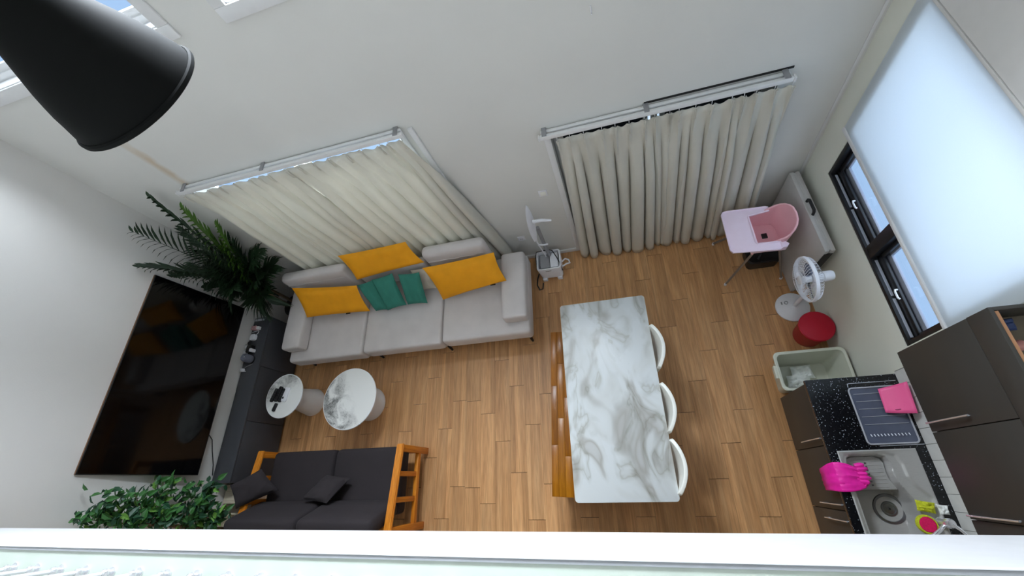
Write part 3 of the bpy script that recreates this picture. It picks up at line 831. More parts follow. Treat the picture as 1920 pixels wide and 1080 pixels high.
obj('light', L([(0, 0.0), (0.004, 0.0), (0, 0.003)], (-4.742, 1.50, CZ + 0.0495), 8), 'paper', t)
t = on_console('usb_charger', 'white plug charger with a grey cable near the speaker', 'charger', -4.755, 1.37)
obj('body', B(-4.775, -4.725, 1.345, 1.385, CZ, CZ + 0.035, bev=0.006), 'white_plastic', t)
obj('prong', B(-4.725, -4.700, 1.345, 1.355, CZ + 0.005, CZ + 0.03, bev=0.002), 'white_plastic', t)
obj('cable', T([(-4.73, 1.385, CZ + 0.02), (-4.70, 1.41, CZ + 0.012), (-4.66, 1.425, CZ + 0.008), (-4.62, 1.44, CZ + 0.006)], 0.003, 6), 'grey_plastic', t)
t = thing('loose_cable', 'thin black cable hanging down the wall below the television', 'cable', (-4.79, 0.4, CZ))
obj('wire', T([(-4.793, 0.62, 0.87), (-4.79, 0.52, 0.76), (-4.79, 0.40, 0.72), (-4.79, 0.25, 0.66), (-4.785, 0.14, 0.64)], 0.005, 6), 'black', t)

# ------------------------------------------------------------------ beige sofa with cushions
so = thing('sofa', 'long beige three-seat sofa with loose arm and back pads', 'sofa', (-2.63, 2.05, 0))
xs = (-4.285, -3.165, -2.085, -0.985)
fy = (1.475, 1.49, 1.505)
for i in range(3):
    obj('seat_cushion', softgrid(xs[i] + 0.004, xs[i + 1] - 0.004, fy[i], 2.52, 0.20, 0.42, 0.045, 0.012, i), 'sofa', so)
    obj('base_frame', B(xs[i] + 0.03, xs[i + 1] - 0.03, fy[i] + 0.05, 2.50, 0.14, 0.205, bev=0.01), 'sofa', so)
for x in (-4.2, -3.12, -2.12, -1.06):
    for y in (1.56, 2.44):
        obj('leg', T([(x, y, 0.15), (x, y - (0.02 if y < 2 else -0.02), 0.0)], [0.02, 0.014], 8), 'black', so)
obj('armrest', softgrid(-1.275, -0.985, 1.63, 2.47, 0.425, 0.60, 0.04, 0.015, 4), 'sofa', so)
obj('armrest', softgrid(-4.275, -3.985, 1.60, 2.44, 0.425, 0.60, 0.04, 0.015, 5), 'sofa', so)
for a, b, zt, yc_, hw_, sd in ((-4.16, -3.20, 0.96, 2.445, 0.075, 1), (-3.17, -2.19, 0.78, 2.460, 0.060, 2), (-2.14, -1.36, 0.98, 2.445, 0.075, 3)):
    PM = Matrix.Translation((0, yc_, 0.425)) @ Matrix.Rotation(-0.02, 4, 'X')
    bm = softgrid(a, b, -hw_, hw_, 0, zt - 0.425, hw_ * 0.85, 0.012, sd)
    bm.transform(PM)
    bc = obj('back_cushion', bm, 'sofa', so)
    # stitched fold across the pad
    if zt > 0.8:
        bm = T([(a + 0.04 + (b - a - 0.08) * i / 10, -hw_ - 0.001, 0.40 + 0.01 * math.sin(2.2 * i)) for i in range(11)], 0.005, 6)
        bm.transform(PM)
        obj('seam', bm, 'sofa', bc)

def cushion(name, label, cat, tl, tr, br, bl, th, m, seed, group=None, piping=None, tagpos=None):
    base = (Vector(bl) + Vector(br)) / 2
    t = thing(name, label, cat, base, 0, group)
    body = obj('cover', pillow(tl, tr, br, bl, th, seed=seed), m, t)
    if tagpos is not None:
        p = Vector(bl).lerp(Vector(br), tagpos)
        obj('label_tag', B(p.x - 0.03, p.x + 0.03, p.y - 0.012, p.y + 0.008, p.z + 0.004, p.z + 0.012), 'black', t)
    return t
cushion('cushion', 'long mustard yellow cushion at the palm end of the sofa', 'cushion', (-3.985, 2.30, 0.905), (-3.06, 2.22, 0.837), (-3.06, 2.01, 0.50), (-3.90, 1.98, 0.645), 0.14, 'yellow', 1, tagpos=0.66)
cushion('cushion', 'mustard yellow cushion lying highest, against the curtain behind teal cushions', 'cushion', (-3.144, 2.485, 1.149), (-2.213, 2.475, 1.188), (-2.115, 2.345, 0.90), (-3.045, 2.285, 0.86), 0.11, 'yellow', 2)
cushion('cushion', 'long mustard yellow cushion at the sofa end beside the white appliance', 'cushion', (-2.134, 2.27, 0.905), (-1.251, 2.31, 0.915), (-1.185, 2.07, 0.655), (-2.045, 2.02, 0.50), 0.14, 'yellow', 3, tagpos=0.8)
cushion('cushion', 'teal cushion touching the palm-end yellow cushion', 'cushion', (-3.09, 2.25, 0.79), (-2.855, 2.29, 0.80), (-2.765, 1.99, 0.50), (-2.975, 2.00, 0.50), 0.09, 'teal', 4)
cushion('cushion', 'middle teal cushion of the three', 'cushion', (-2.845, 2.26, 0.845), (-2.565, 2.30, 0.855), (-2.525, 2.01, 0.53), (-2.785, 1.97, 0.53), 0.10, 'teal', 5)
cushion('cushion', 'teal cushion standing apart next to the cream cushion', 'cushion', (-2.505, 2.29, 0.82), (-2.22, 2.27, 0.82), (-2.245, 2.00, 0.51), (-2.52, 2.02, 0.51), 0.10, 'teal', 6)
cushion('cushion', 'small cream cushion peeping out between teal and yellow cushions', 'cushion', (-2.38, 2.355, 0.76), (-2.17, 2.35, 0.76), (-2.15, 2.20, 0.48), (-2.38, 2.21, 0.48), 0.05, 'cream_fabric', 7)

# ------------------------------------------------------------------ charcoal sofa with wooden frame
ds = thing('wooden_sofa', 'charcoal two-seat sofa with orange wooden arm frames', 'sofa', (-3.3, -0.05, 0))
for xo, s in ((-2.40, 1), (-4.21, -1)):
    bm = bmesh.new()
    # sloping arm rail
    loft_pts = [(0.385, 0.595), (0.30, 0.605), (-0.42, 0.70)]
    vv = []
    for y, z in loft_pts:
        vv.append([bm.verts.new((xo + dx, y, z + dz)) for dx, dz in ((-0.04, -0.035), (0.04, -0.035), (0.04, 0.0), (-0.04, 0.0))])
    for a, b in zip(vv, vv[1:]):
        for i in range(4): bm.faces.new((a[i], a[(i + 1) % 4], b[(i + 1) % 4], b[i]))
    bm.faces.new(vv[0][::-1]); bm.faces.new(vv[-1])
    bmesh.ops.bevel(bm, geom=bm.edges[:], offset=0.008, segments=2, affect='EDGES')
    arm = obj('arm', bm, 'orange_wood', ds)
    obj('leg', B(xo - 0.03, xo + 0.03, 0.31, 0.38, 0.0, 0.565, bev=0.008), 'orange_wood_z', ds)
    obj('leg', B(xo - 0.03, xo + 0.03, -0.44, -0.37, 0.0, 0.67, bev=0.008), 'orange_wood_z', ds)
    obj('lower_rail', B(xo - 0.022, xo + 0.022, -0.38, 0.32, 0.16, 0.22, bev=0.008), 'orange_wood', ds)
    for y in (0.10, -0.14):
        obj('slat', B(xo - 0.012, xo + 0.012, y - 0.025, y + 0.025, 0.215, 0.61, bev=0.004), 'orange_wood_z', ds)
obj('front_rail', B(-4.19, -2.42, 0.31, 0.35, 0.20, 0.28, bev=0.008), 'orange_wood', ds)
obj('back_rail', B(-4.19, -2.42, -0.44, -0.40, 0.20, 0.28, bev=0.008), 'orange_wood', ds)
for a, b, sd in ((-4.165, -3.315, 1), (-3.305, -2.445, 2)):
    obj('seat_cushion', softgrid(a, b, -0.28, 0.375, 0.28, 0.44, 0.05, 0.015, sd), 'dark_fabric', ds)
    bm = softgrid(a - (0.03 if sd == 1 else 0), b, -0.085, 0.085, 0, 0.50, 0.07, 0.0, sd + 3)
    bm.transform(Matrix.Translation((0, -0.20, 0.42)) @ Matrix.Rotation(0.36, 4, 'X'))
    obj('back_cushion', bm, 'dark_fabric', ds)
cushion('throw_pillow', 'charcoal throw pillow in the corner of the wooden sofa by the console', 'cushion', (-4.34, 0.03, 0.77), (-4.06, 0.19, 0.68), (-3.90, -0.03, 0.53), (-4.24, -0.20, 0.72), 0.12, 'dark_fabric', 8)
cushion('throw_pillow', 'charcoal throw pillow lying mid-seat on the wooden sofa', 'cushion', (-3.52, -0.125, 0.60), (-3.32, 0.113, 0.51), (-2.99, 0.073, 0.54), (-3.16, -0.16, 0.645), 0.10, 'dark_fabric', 9)

# ------------------------------------------------------------------ coffee tables and remotes
def round_table(name, label, c, r, h, rb, m, rt):
    t = thing(name, label, 'table', (c[0], c[1], 0))
    obj('top', L([(0, h - 0.022), (r - 0.012, h - 0.022), (r, h - 0.014), (r, h - 0.004), (r - 0.004, h), (0, h)], c, 56), 'lacquer', t)
    bm = L([(0, h + 0.0002), (r - 0.010, h + 0.0002), (r - 0.010, h + 0.0008), (0, h + 0.0008)], (0, 0, 0), 56)
    o = obj('printed_face', bm, m, t, world=False)
    obj('base', L([(0, 0), (rb, 0), (rb + 0.003, 0.01), (rb * 0.97, 0.05), (rb * 0.80, h * 0.45), (rb * 0.56, h * 0.72), (rb * 0.5, h * 0.86), (rt, h - 0.022), (0, h - 0.022)], c, 40), 'lacquer', t)
    return t
round_table('coffee_table', 'larger round white coffee table with grey ink-wash print', (-3.225, 0.935, 0), 0.36, 0.45, 0.205, 'ink_big', 0.12)
round_table('coffee_table', 'smaller round white coffee table carrying the remote controls', (-4.125, 1.02, 0), 0.268, 0.52, 0.175, 'ink_small', 0.10)
ZT = 0.5208
def remote(label, cx, cy, w, l, rot):
    t = thing('remote_control', label, 'remote control', (cx, cy, ZT), rot)
    b = obj('body', P(rrect(-w / 2, w / 2, -l / 2, l / 2, min(w, l) * 0.3), 0, 0.018, 0.003), 'black', t, world=False)
    bm = bmesh.new()
    for i in range(5):
        for j in (-1, 0, 1): box(bm, j * w * 0.27 - 0.004, j * w * 0.27 + 0.004, -l * 0.36 + i * l * 0.16 - 0.003, -l * 0.36 + i * l * 0.16 + 0.003, 0.018, 0.020)
    obj('buttons', bm, 'dark_grey', t, world=False, smooth=False)
remote('long black remote control nearest the console edge of the small table', -4.268, 1.035, 0.042, 0.17, -0.33)
remote('wide black remote control in the middle of the remotes', -4.205, 1.045, 0.05, 0.19, -0.30)
remote('black remote control beside the white one', -4.148, 1.025, 0.045, 0.17, -0.27)
remote('short black remote control sticking out towards the sofa arm', -4.215, 0.885, 0.04, 0.10, -0.32)
t = thing('remote_control', 'white remote control with a black button on the small table', 'remote control', (-4.09, 1.03, ZT), -0.2)
obj('body', P(rrect(-0.035, 0.035, -0.085, 0.085, 0.012), 0, 0.016, 0.003), 'white_plastic', t, world=False)
obj('button', P(rrect(-0.03, -0.008, -0.055, -0.03, 0.005), 0.016, 0.018), 'black', t, world=False)

# ------------------------------------------------------------------ dining table, bench and chairs
dt = thing('dining_table', 'long rectangular dining table with grey and white marbled top', 'table', (-0.168, 0.73, 0))
obj('top', P(rrect(-0.587, 0.251, -0.175, 1.635, 0.03), 0.715, 0.74, 0.003), 'marble', dt)
obj('edge_band', P(rrect(-0.589, 0.253, -0.177, 1.637, 0.031), 0.719, 0.736), 'cream_fabric', dt)
for x in (-0.49, 0.155):
    for y in (-0.152, 1.612):
        obj('leg', B(x - 0.02, x + 0.02, y - 0.018, y + 0.018, 0, 0.715, bev=0.005), 'white_plastic', dt)
bm = bmesh.new(); box(bm, -0.47, 0.135, -0.165, -0.14, 0.66, 0.715); box(bm, -0.47, 0.135, 1.60, 1.625, 0.66, 0.715); box(bm, -0.505, -0.475, -0.134, 1.594, 0.66, 0.715); box(bm, 0.14, 0.17, -0.134, 1.594, 0.66, 0.715)
obj('apron', bm, 'white_plastic', dt)

RB = -0.055
be = thing('bench', 'orange-brown block-wood bench tucked along the dining table', 'bench', (-0.635, 0.655, 0), RB)
nst = 5
for i in range(nst):
    x0 = -0.165 + 0.33 * i / nst
    cuts = [-0.80] + [[-0.35, 0.22], [-0.1, 0.45], [-0.45, 0.1], [-0.2, 0.5], [-0.55, 0.3]][i] + [0.80]
    for a, b in zip(cuts, cuts[1:]):
        obj('stave', B(x0 + 0.0004, x0 + 0.33 / nst - 0.0004, a + 0.0004, b - 0.0004, 0.415, 0.45, bev=0.0015), 'bench_wood', be, world=False)
for x in (-0.12, 0.12):
    for y in (-0.66, 0.66): obj('leg', B(x - 0.03, x + 0.03, y - 0.03, y + 0.03, 0, 0.415, bev=0.004), 'bench_wood', be, world=False)
for y in (-0.66, 0.66): obj('stretcher', B(-0.09, 0.09, y - 0.02, y + 0.02, 0.34, 0.40, bev=0.004), 'bench_wood', be, world=False)

def make_chair(label, x, y, rot):
    """tub chair: x = how far its back stands off, faces -X"""
    t = thing('dining_chair', label, 'chair', (x, y, 0), rot, 'white shell chairs along the dining table')
    # shell: rows from seat front over the seat up the back; columns across
    rows = [(-0.42, 0.46, 0.16, 0.0), (-0.40, 0.445, 0.18, 0.0), (-0.32, 0.435, 0.195, 0.01), (-0.20, 0.43, 0.198, 0.02), (-0.08, 0.44, 0.20, 0.035), (-0.02, 0.475, 0.22, 0.055),
            (0.015, 0.54, 0.218, 0.065), (0.04, 0.63, 0.215, 0.070), (0.06, 0.72, 0.212, 0.072), (0.075, 0.79, 0.208, 0.074), (0.08, 0.815, 0.200, 0.074)]
    n = 14
    def shell(off):
        out = []
        for k, (px, pz, hw, wrap) in enumerate(rows):
            r = []
            for i in range(n + 1):
                a = 2 * i / n - 1
                lift = wrap * a * a
                if k < 5: p = Vector((px, hw * a, pz + lift * 1.2))
                else: p = Vector((px - lift * 0.95, hw * a, pz - 0.03 * a ** 4 * (k - 5) / 5))
                r.append(p)
            out.append(r)
        return out
    front = shell(0)
    bm = bmesh.new()
    V = [[bm.verts.new(p) for p in r] for r in front]
    for a, b in zip(V, V[1:]):
        for i in range(n): bm.faces.new((a[i], a[i + 1], b[i + 1], b[i]))
    sh = obj('shell', bm, 'ivory_plastic', t, world=False)
    md = sh.modifiers.new('thickness', 'SOLIDIFY'); md.thickness = 0.03; md.offset = 0
    mb = sh.modifiers.new('soft_edge', 'BEVEL'); mb.width = 0.007; mb.segments = 2; mb.limit_method = 'ANGLE'
    for sx in (-0.34, 0.0):
        for sy in (-0.16, 0.16):
            obj('leg', T([(sx * 0.9 - 0.02, sy * 0.8, 0.425), (sx * 1.08 - (0.02 if sx else -0.02), sy * 1.15, 0.0)], [0.016, 0.011], 10), 'white_plastic', t, world=False)
    return t
make_chair('ivory shell chair at the table end nearest the curtain', 0.262, 1.105, 0.03)
make_chair('ivory shell chair at the middle of the dining table', 0.258, 0.555, 0.0)
make_chair('ivory shell chair at the table end nearest the sink', 0.255, 0.083, -0.02)

# ------------------------------------------------------------------ small white appliance by the wall
ap = thing('humidifier', 'small white boxy appliance with a tilted paddle on a grey pole', 'appliance', (-0.76, 2.44, 0))
bm = bmesh.new()
def ring(x0, x1, y0, y1, r, z): return [(x, y, z) for x, y in rrect(x0, x1, y0, y1, r, 4)]
loft(bm, [ring(-0.885, -0.615, 2.33, 2.57, 0.03, 0.05), ring(-0.90, -0.60, 2.315, 2.585, 0.035, 0.30), ring(-0.895, -0.605, 2.32, 2.58, 0.03, 0.31), ring(-0.885, -0.615, 2.33, 2.57, 0.03, 0.31), ring(-0.875, -0.625, 2.34, 2.56, 0.03, 0.19)], True, True, True)
obj('housing', bm, 'white_plastic', ap)
obj('filter_block', B(-0.86, -0.74, 2.36, 2.55, 0.19, 0.27, bev=0.006), 'grey_plastic', ap)
obj('tank_lid', B(-0.735, -0.635, 2.35, 2.55, 0.19, 0.29, bev=0.01), 'white_plastic', ap)
obj('vent_slot', B(-0.80, -0.73, 2.3165, 2.320, 0.255, 0.265), 'dark_grey', ap)
for x in (-0.85, -0.66):
    for y in (2.34, 2.54): obj('foot', B(x - 0.03, x + 0.03, y - 0.03, y + 0.03, 0, 0.06, bev=0.006), 'white_plastic', ap)
obj('carry_handle', T([(-0.905, 2.36, 0.26), (-0.905, 2.50, 0.325), (-0.89, 2.565, 0.335), (-0.75, 2.575, 0.338), (-0.69, 2.555, 0.335), (-0.635, 2.44, 0.322), (-0.605, 2.36, 0.27), (-0.598, 2.33, 0.20)], 0.006, 6), 'black', ap)
obj('side_loop', T([(-0.60, 2.44, 0.22), (-0.55, 2.46, 0.25), (-0.51, 2.44, 0.25), (-0.50, 2.41, 0.22), (-0.545, 2.42, 0.19), (-0.598, 2.40, 0.18)], 0.010, 6), 'white_plastic', ap)
obj('pole', T([(-0.735, 2.52, 0.27), (-0.742, 2.53, 0.60), (-0.745, 2.54, 0.90)], 0.022, 12), 'grey_plastic', ap)
obj('pole_clamp', T([(-0.81, 2.52, 0.56), (-0.775, 2.51, 0.575), (-0.74, 2.505, 0.575), (-0.70, 2.515, 0.56)], 0.011, 8), 'white_plastic', ap)
obj('hose', T([(-0.775, 2.50, 0.30), (-0.785, 2.49, 0.50), (-0.80, 2.485, 0.68), (-0.79, 2.49, 0.82)], 0.008, 8), 'white_plastic', ap)
# leaf-shaped paddle seen nearly edge on
bm = bmesh.new()
hv = []
for i in range(13):
    s = i / 12
    w = 0.055 * math.sin(PI * min(1, 0.08 + s * 0.92)) ** 0.7 + 0.004
    z = 0.80 + 0.50 * s; x = -0.79 + 0.02 * s
    yy = 2.44 + 0.12 * s
    hv.append([(x - w * 0.55, yy - w * 0.8, z + w * 0.3), (x + w * 0.1, yy - 0.010, z + 0.004), (x + w * 0.55, yy + w * 0.8, z - w * 0.3), (x + w * 0.08 - 0.008, yy + 0.004, z)])
loft(bm, hv, True, True, True)
obj('paddle', bm, 'white_plastic', ap)
obj('arm', T([(-0.755, 2.50, 1.08), (-0.66, 2.50, 1.08), (-0.56, 2.50, 1.045)], [0.020, 0.019, 0.014], 10), 'white_plastic', ap)
cb = solo('power_cord', T([(-0.93, 2.42, 0.03), (-0.955, 2.36, 0.012), (-0.965, 2.27, 0.01), (-0.935, 2.20, 0.01), (-0.895, 2.21, 0.01), (-0.885, 2.29, 0.01)], 0.008, 6), 'black', 'black cord looped on the floor between sofa and white appliance', 'cord', (-0.93, 2.3, 0.0))

# ------------------------------------------------------------------ highchair
hc = thing('highchair', 'pink plastic highchair with tray and splayed grey legs', 'highchair', (1.46, 2.19, 0))
# tray: plate with two side arms round the opening, raised rim
tp = [(1.13, 1.945), (1.53, 1.91), (1.55, 1.925), (1.552, 1.99), (1.36, 2.00), (1.352, 2.015), (1.352, 2.315), (1.36, 2.325), (1.545, 2.345), (1.545, 2.385), (1.525, 2.395), (1.165, 2.415), (1.14, 2.405), (1.125, 2.38), (1.115, 1.975)]
obj('tray', P(tp, 0.735, 0.755, 0.004), 'pink', hc)
rim = [(x, y, 0.758) for x, y in tp]
obj('tray_rim', T(rim, 0.008, 6, True), 'pink', hc)
# seat bucket: U-shaped wall rising to the backrest
n = 28
inner, outer = [], []
bm = bmesh.new()
cols = []
for i in range(n + 1):
    s = i / n
    # path: front end of one side, along it, round the back, along the other side
    if s < 0.3: x = 1.37 + (1.56 - 1.37) * (s / 0.3); y = 2.01; nx, ny = 0, -1
    elif s > 0.7: x = 1.37 + (1.56 - 1.37) * ((1 - s) / 0.3); y = 2.35; nx, ny = 0, 1
    else:
        a = -PI / 2 + PI * (s - 0.3) / 0.4
        x = 1.56 + 0.095 * math.copysign(abs(math.cos(a)) ** 0.7, math.cos(a)); y = 2.18 + 0.17 * math.copysign(abs(math.sin(a)) ** 0.8, math.sin(a)); nx, ny = math.cos(a), math.sin(a)
    b = max(0.0, 1 - abs(s - 0.5) / 0.30); b = b * b * (3 - 2 * b)
    zt = 0.735 + 0.165 * b
    lean = 0.03 * b
    th = 0.016
    cols.append([(x - 0.02 * nx, y - 0.03 * ny, 0.53), (x, y, 0.62), (x + (lean) * nx, y + lean * ny * 0.3, zt), (x + (lean + th * 0.5) * nx, y + (lean * 0.3 + th * 0.5) * ny, zt + 0.008),
                 (x + (lean + th) * nx, y + (lean * 0.3 + th) * ny, zt), (x + th * nx, y + th * ny, 0.62), (x - 0.005 * nx, y - 0.012 * ny, 0.515)])
loft(bm, cols, False)
obj('seat_shell', bm, 'pink_deep', hc)
obj('backrest_rim', T([c[3] for c in cols], 0.010, 8), 'pink_deep', hc)
obj('seat_pan', P(rrect(1.36, 1.64, 2.03, 2.33, 0.06), 0.505, 0.535, 0.006), 'pink_deep', hc)
obj('front_wall', B(1.355, 1.372, 2.01, 2.35, 0.515, 0.735, bev=0.004), 'pink_deep', hc)
obj('side_bracket', P([(1.30, 1.955), (1.60, 1.935), (1.63, 1.97), (1.60, 2.005), (1.35, 2.0)], 0.66, 0.735, 0.01), 'pink', hc)
obj('side_bracket', P([(1.33, 2.36), (1.56, 2.355), (1.60, 2.37), (1.56, 2.40), (1.33, 2.395)], 0.66, 0.735, 0.01), 'pink', hc)
obj('strap_buckle', B(1.49, 1.54, 2.16, 2.215, 0.535, 0.552, bev=0.004), 'black', hc)
obj('strap', B(1.372, 1.38, 2.03, 2.085, 0.60, 0.66, bev=0.002), 'black', hc)
for (tx, ty), (fx, fy_) in (((1.40, 2.05), (1.18, 1.94)), ((1.40, 2.31), (1.17, 2.47)), ((1.62, 2.05), (1.732, 1.93)), ((1.62, 2.31), (1.728, 2.47))):
    lg = obj('leg', T([(tx, ty, 0.52), (fx, fy_, 0.02)], 0.0125, 10), 'metal', hc)
    obj('foot_tip', L([(0, 0), (0.014, 0), (0.015, 0.02), (0.013, 0.035), (0, 0.037)], (fx, fy_, 0), 12), 'white_plastic', lg)

# black storage crate on the floor behind the chair
bm = bmesh.new()
loft(bm, [ring(1.435, 1.735, 2.085, 2.30, 0.04, 0.0), ring(1.42, 1.745, 2.07, 2.31, 0.05, 0.16), ring(1.43, 1.735, 2.08, 2.30, 0.05, 0.175), ring(1.45, 1.715, 2.10, 2.28, 0.05, 0.165)], True, True, True)
t = thing('black_case', 'low black soft case on the floor under the pink highchair', 'case', (1.58, 2.19, 0))
obj('body', bm, 'black', t)
obj('strap', T([(1.52, 2.12, 0.168), (1.56, 2.17, 0.178), (1.60, 2.25, 0.168)], 0.010, 6), 'dark_grey', t)
t = thing('black_cables', 'tangled black cables lying in the room corner behind the highchair', 'cables', (1.66, 2.58, 0))
for k, pts in enumerate([[(1.60, 2.60, 0.02), (1.63, 2.58, 0.22), (1.66, 2.60, 0.33), (1.70, 2.58, 0.24)], [(1.63, 2.62, 0.02), (1.66, 2.60, 0.26), (1.63, 2.56, 0.36), (1.60, 2.57, 0.30)], [(1.66, 2.56, 0.02), (1.71, 2.57, 0.28), (1.69, 2.62, 0.36)]]):
    obj('wire', T(pts, 0.011, 6), 'black', t)

# ------------------------------------------------------------------ folded table against the wall
ft = thing('folded_table', 'grey folded suitcase table with black handle standing against the wall', 'folding table', (1.83, 2.16, 0))
tilt = Matrix.Translation((1.80, 2.205, 0)) @ Matrix.Rotation(0.035, 4, 'Y') @ Matrix.Rotation(0.03, 4, 'Z')
def fb_(x0, x1, y0, y1, z0, z1, bev, m, name):
    bm = B(x0, x1, y0, y1, z0, z1, bev=bev); bm.transform(tilt); return obj(name, bm, m, ft)
fb_(-0.045, -0.004, -0.45, 0.45, 0.012, 0.89, 0.012, 'folding', 'half_panel')
fb_(0.004, 0.045, -0.45, 0.45, 0.012, 0.89, 0.012, 'folding', 'half_panel')
fb_(-0.020, 0.020, -0.435, 0.435, 0.83, 0.885, 0.0, 'folding', 'top_filler')
fb_(-0.034, 0.036, -0.4525, -0.447, 0.42, 0.84, 0.0, 'black', 'hollow_end')
bm = T([(-0.01, 0.09, 0.885), (-0.012, 0.085, 0.925), (-0.012, 0.07, 0.94), (-0.012, -0.04, 0.94), (-0.012, -0.055, 0.925), (-0.01, -0.06, 0.885)], 0.013, 8)
bm.transform(tilt); obj('handle', bm, 'black', ft)
for y in (-0.40, 0.40): fb_(-0.03, 0.03, y - 0.02, y + 0.02, 0.0, 0.014, 0.003, 'black', 'foot_pad')

# ------------------------------------------------------------------ fan
fn = thing('standing_fan', 'white standing fan with round base beside the red bin', 'fan', (1.755, 1.61, 0))
bs = obj('base', L([(0, 0), (0.152, 0), (0.158, 0.008), (0.156, 0.022), (0.14, 0.034), (0.06, 0.045), (0.035, 0.06), (0, 0.062)], (1.745, 1.585, 0), 40), 'white_plastic', fn)
obj('dial_ring', T([(1.69 + 0.016 * math.cos(2 * PI * i / 14), 1.63 + 0.016 * math.sin(2 * PI * i / 14), 0.0455) for i in range(14)], 0.004, 5, True), 'grey_plastic', bs)
obj('badge', B(1.643, 1.655, 1.615, 1.645, 0.038, 0.043), 'grey_plastic', bs, smooth=False)
obj('pole', T([(1.755, 1.585, 0.05), (1.758, 1.585, 0.42)], 0.018, 12), 'white_plastic', fn)
obj('sleeve', T([(1.758, 1.585, 0.40), (1.758, 1.585, 0.76)], 0.013, 12), 'white_plastic', fn)
FC = Vector((1.585, 1.515, 0.90))
FR = Matrix.Translation(FC) @ Matrix.Rotation(0.04, 4, 'Z') @ Matrix.Rotation(-PI / 2 - 0.02, 4, 'Y')   # local +Z points to the room (-X)
obj('motor', L([(0, -0.20), (0.036, -0.198), (0.044, -0.18), (0.046, -0.12), (0.044, -0.118), (0.04, -0.116), (0.04, -0.04), (0, -0.035)], seg=24, mat=FR), 'white_plastic', fn)
obj('neck', T([FR @ Vector((-0.03, 0, -0.13)), FR @ Vector((-0.09, 0.0, -0.135)), Vector((1.758, 1.585, 0.75))], 0.02, 10), 'white_plastic', fn)
R0 = 0.195
obj('guard_ring', L([(R0 - 0.004, -0.012), (R0 + 0.006, -0.010), (R0 + 0.006, 0.016), (R0 - 0.004, 0.018), (R0 - 0.004, -0.012)], seg=48, mat=FR), 'white_plastic', fn)
bm = bmesh.new()
for i in range(44):
    a = 2 * PI * i / 44
    tube(bm, [(0.04 * math.cos(a), 0.04 * math.sin(a), 0.055), (0.13 * math.cos(a + 0.12), 0.13 * math.sin(a + 0.12), 0.05), (0.175 * math.cos(a + 0.2), 0.175 * math.sin(a + 0.2), 0.035), (R0 * math.cos(a + 0.22), R0 * math.sin(a + 0.22), 0.012)], 0.0016, 4)
for r in (0.08, 0.13): tube(bm, [(r * math.cos(2 * PI * i / 32), r * math.sin(2 * PI * i / 32), 0.054) for i in range(32)], 0.0018, 4, True)
bm.transform(FR); obj('front_grille', bm, 'white_plastic', fn)
bm = bmesh.new()
for i in range(44):
    a = 2 * PI * i / 44
    tube(bm, [(0.042 * math.cos(a), 0.042 * math.sin(a), -0.06), (0.15 * math.cos(a), 0.15 * math.sin(a), -0.062), (0.185 * math.cos(a), 0.185 * math.sin(a), -0.04), (R0 * math.cos(a), R0 * math.sin(a), -0.005)], 0.0018, 4)
bm.transform(FR); obj('rear_grille', bm, 'white_plastic', fn)
obj('grille_cap', L([(0, 0.062), (0.035, 0.06), (0.042, 0.054), (0.04, 0.05), (0, 0.05)], seg=24, mat=FR), 'white_plastic', fn)
for k in range(3):
    a0 = 2 * PI * k / 3 + 0.4
    bm = bmesh.new(); rows_ = []
    for i in range(7):
        r = 0.03 + 0.14 * i / 6; wid = 0.25 + 0.45 * math.sin(PI * min(1, i / 6 * 0.85 + 0.1))
        rows_.append([(r * math.cos(a0 + wid * (j / 4 - 0.5)), r * math.sin(a0 + wid * (j / 4 - 0.5)), 0.0 + 0.035 * (j / 4 - 0.5)) for j in range(5)])
    loft(bm, rows_, False)
    bm.transform(FR)
    bl_ = obj('blade', bm, 'clear', fn); q = bl_.modifiers.new('t', 'SOLIDIFY'); q.thickness = 0.002
obj('hub', L([(0, -0.03), (0.03, -0.03), (0.032, 0.02), (0.02, 0.035), (0, 0.037)], seg=20, mat=FR), 'white_plastic', fn)

# ------------------------------------------------------------------ red bin and white tub
rb = thing('red_bin', 'red plastic lidded bin between the fan and the white tub', 'bin', (1.785, 1.27, 0))
c = (1.785, 1.272, 0)
obj('body', L([(0, 0), (0.118, 0), (0.122, 0.006), (0.14, 0.275), (0.143, 0.28), (0, 0.28)], c, 40), 'red', rb)
obj('lid', L([(0.146, 0.272), (0.150, 0.275), (0.150, 0.29), (0.142, 0.298), (0.09, 0.302), (0.04, 0.309), (0, 0.312)], c, 40), 'red', rb)
tb = thing('storage_tub', 'open ivory plastic tub against the end of the kitchen cabinets', 'tub', (1.61, 0.86, 0))
bm = bmesh.new()
loft(bm, [ring(1.39, 1.85, 0.72, 0.99, 0.04, 0.0), ring(1.345, 1.895, 0.695, 1.025, 0.045, 0.325), ring(1.325, 1.91, 0.685, 1.04, 0.05, 0.33), ring(1.322, 1.913, 0.683, 1.043, 0.05, 0.352), ring(1.33, 1.905, 0.69, 1.035, 0.05, 0.358),
          ring(1.348, 1.888, 0.706, 1.018, 0.045, 0.352), ring(1.40, 1.84, 0.735, 0.975, 0.04, 0.012)], True, True, True)
obj('body', bm, 'tub', tb)
for x in (1.322,):
    obj('handle', B(1.30, 1.325, 0.80, 0.92, 0.30, 0.352, bev=0.008), 'tub', tb)
t = thing('plastic_bag', 'crumpled white bags lying in the ivory tub', 'bag', (1.60, 0.87, 0.012))
for k, (x0_, x1_, y0_, y1_, zz) in enumerate(((1.53, 1.70, 0.83, 0.955, 0.02), (1.47, 1.66, 0.75, 0.87, 0.03))):
    obj('bag', pillow((x0_, y1_, zz + 0.04), (x1_, y1_ + 0.01, zz + 0.05), (x1_ + 0.02, y0_, zz + 0.04), (x0_ - 0.01, y0_, zz + 0.03), 0.05, 12, 10, 0.06, 0.5, k, 0.015), 'bag', t)

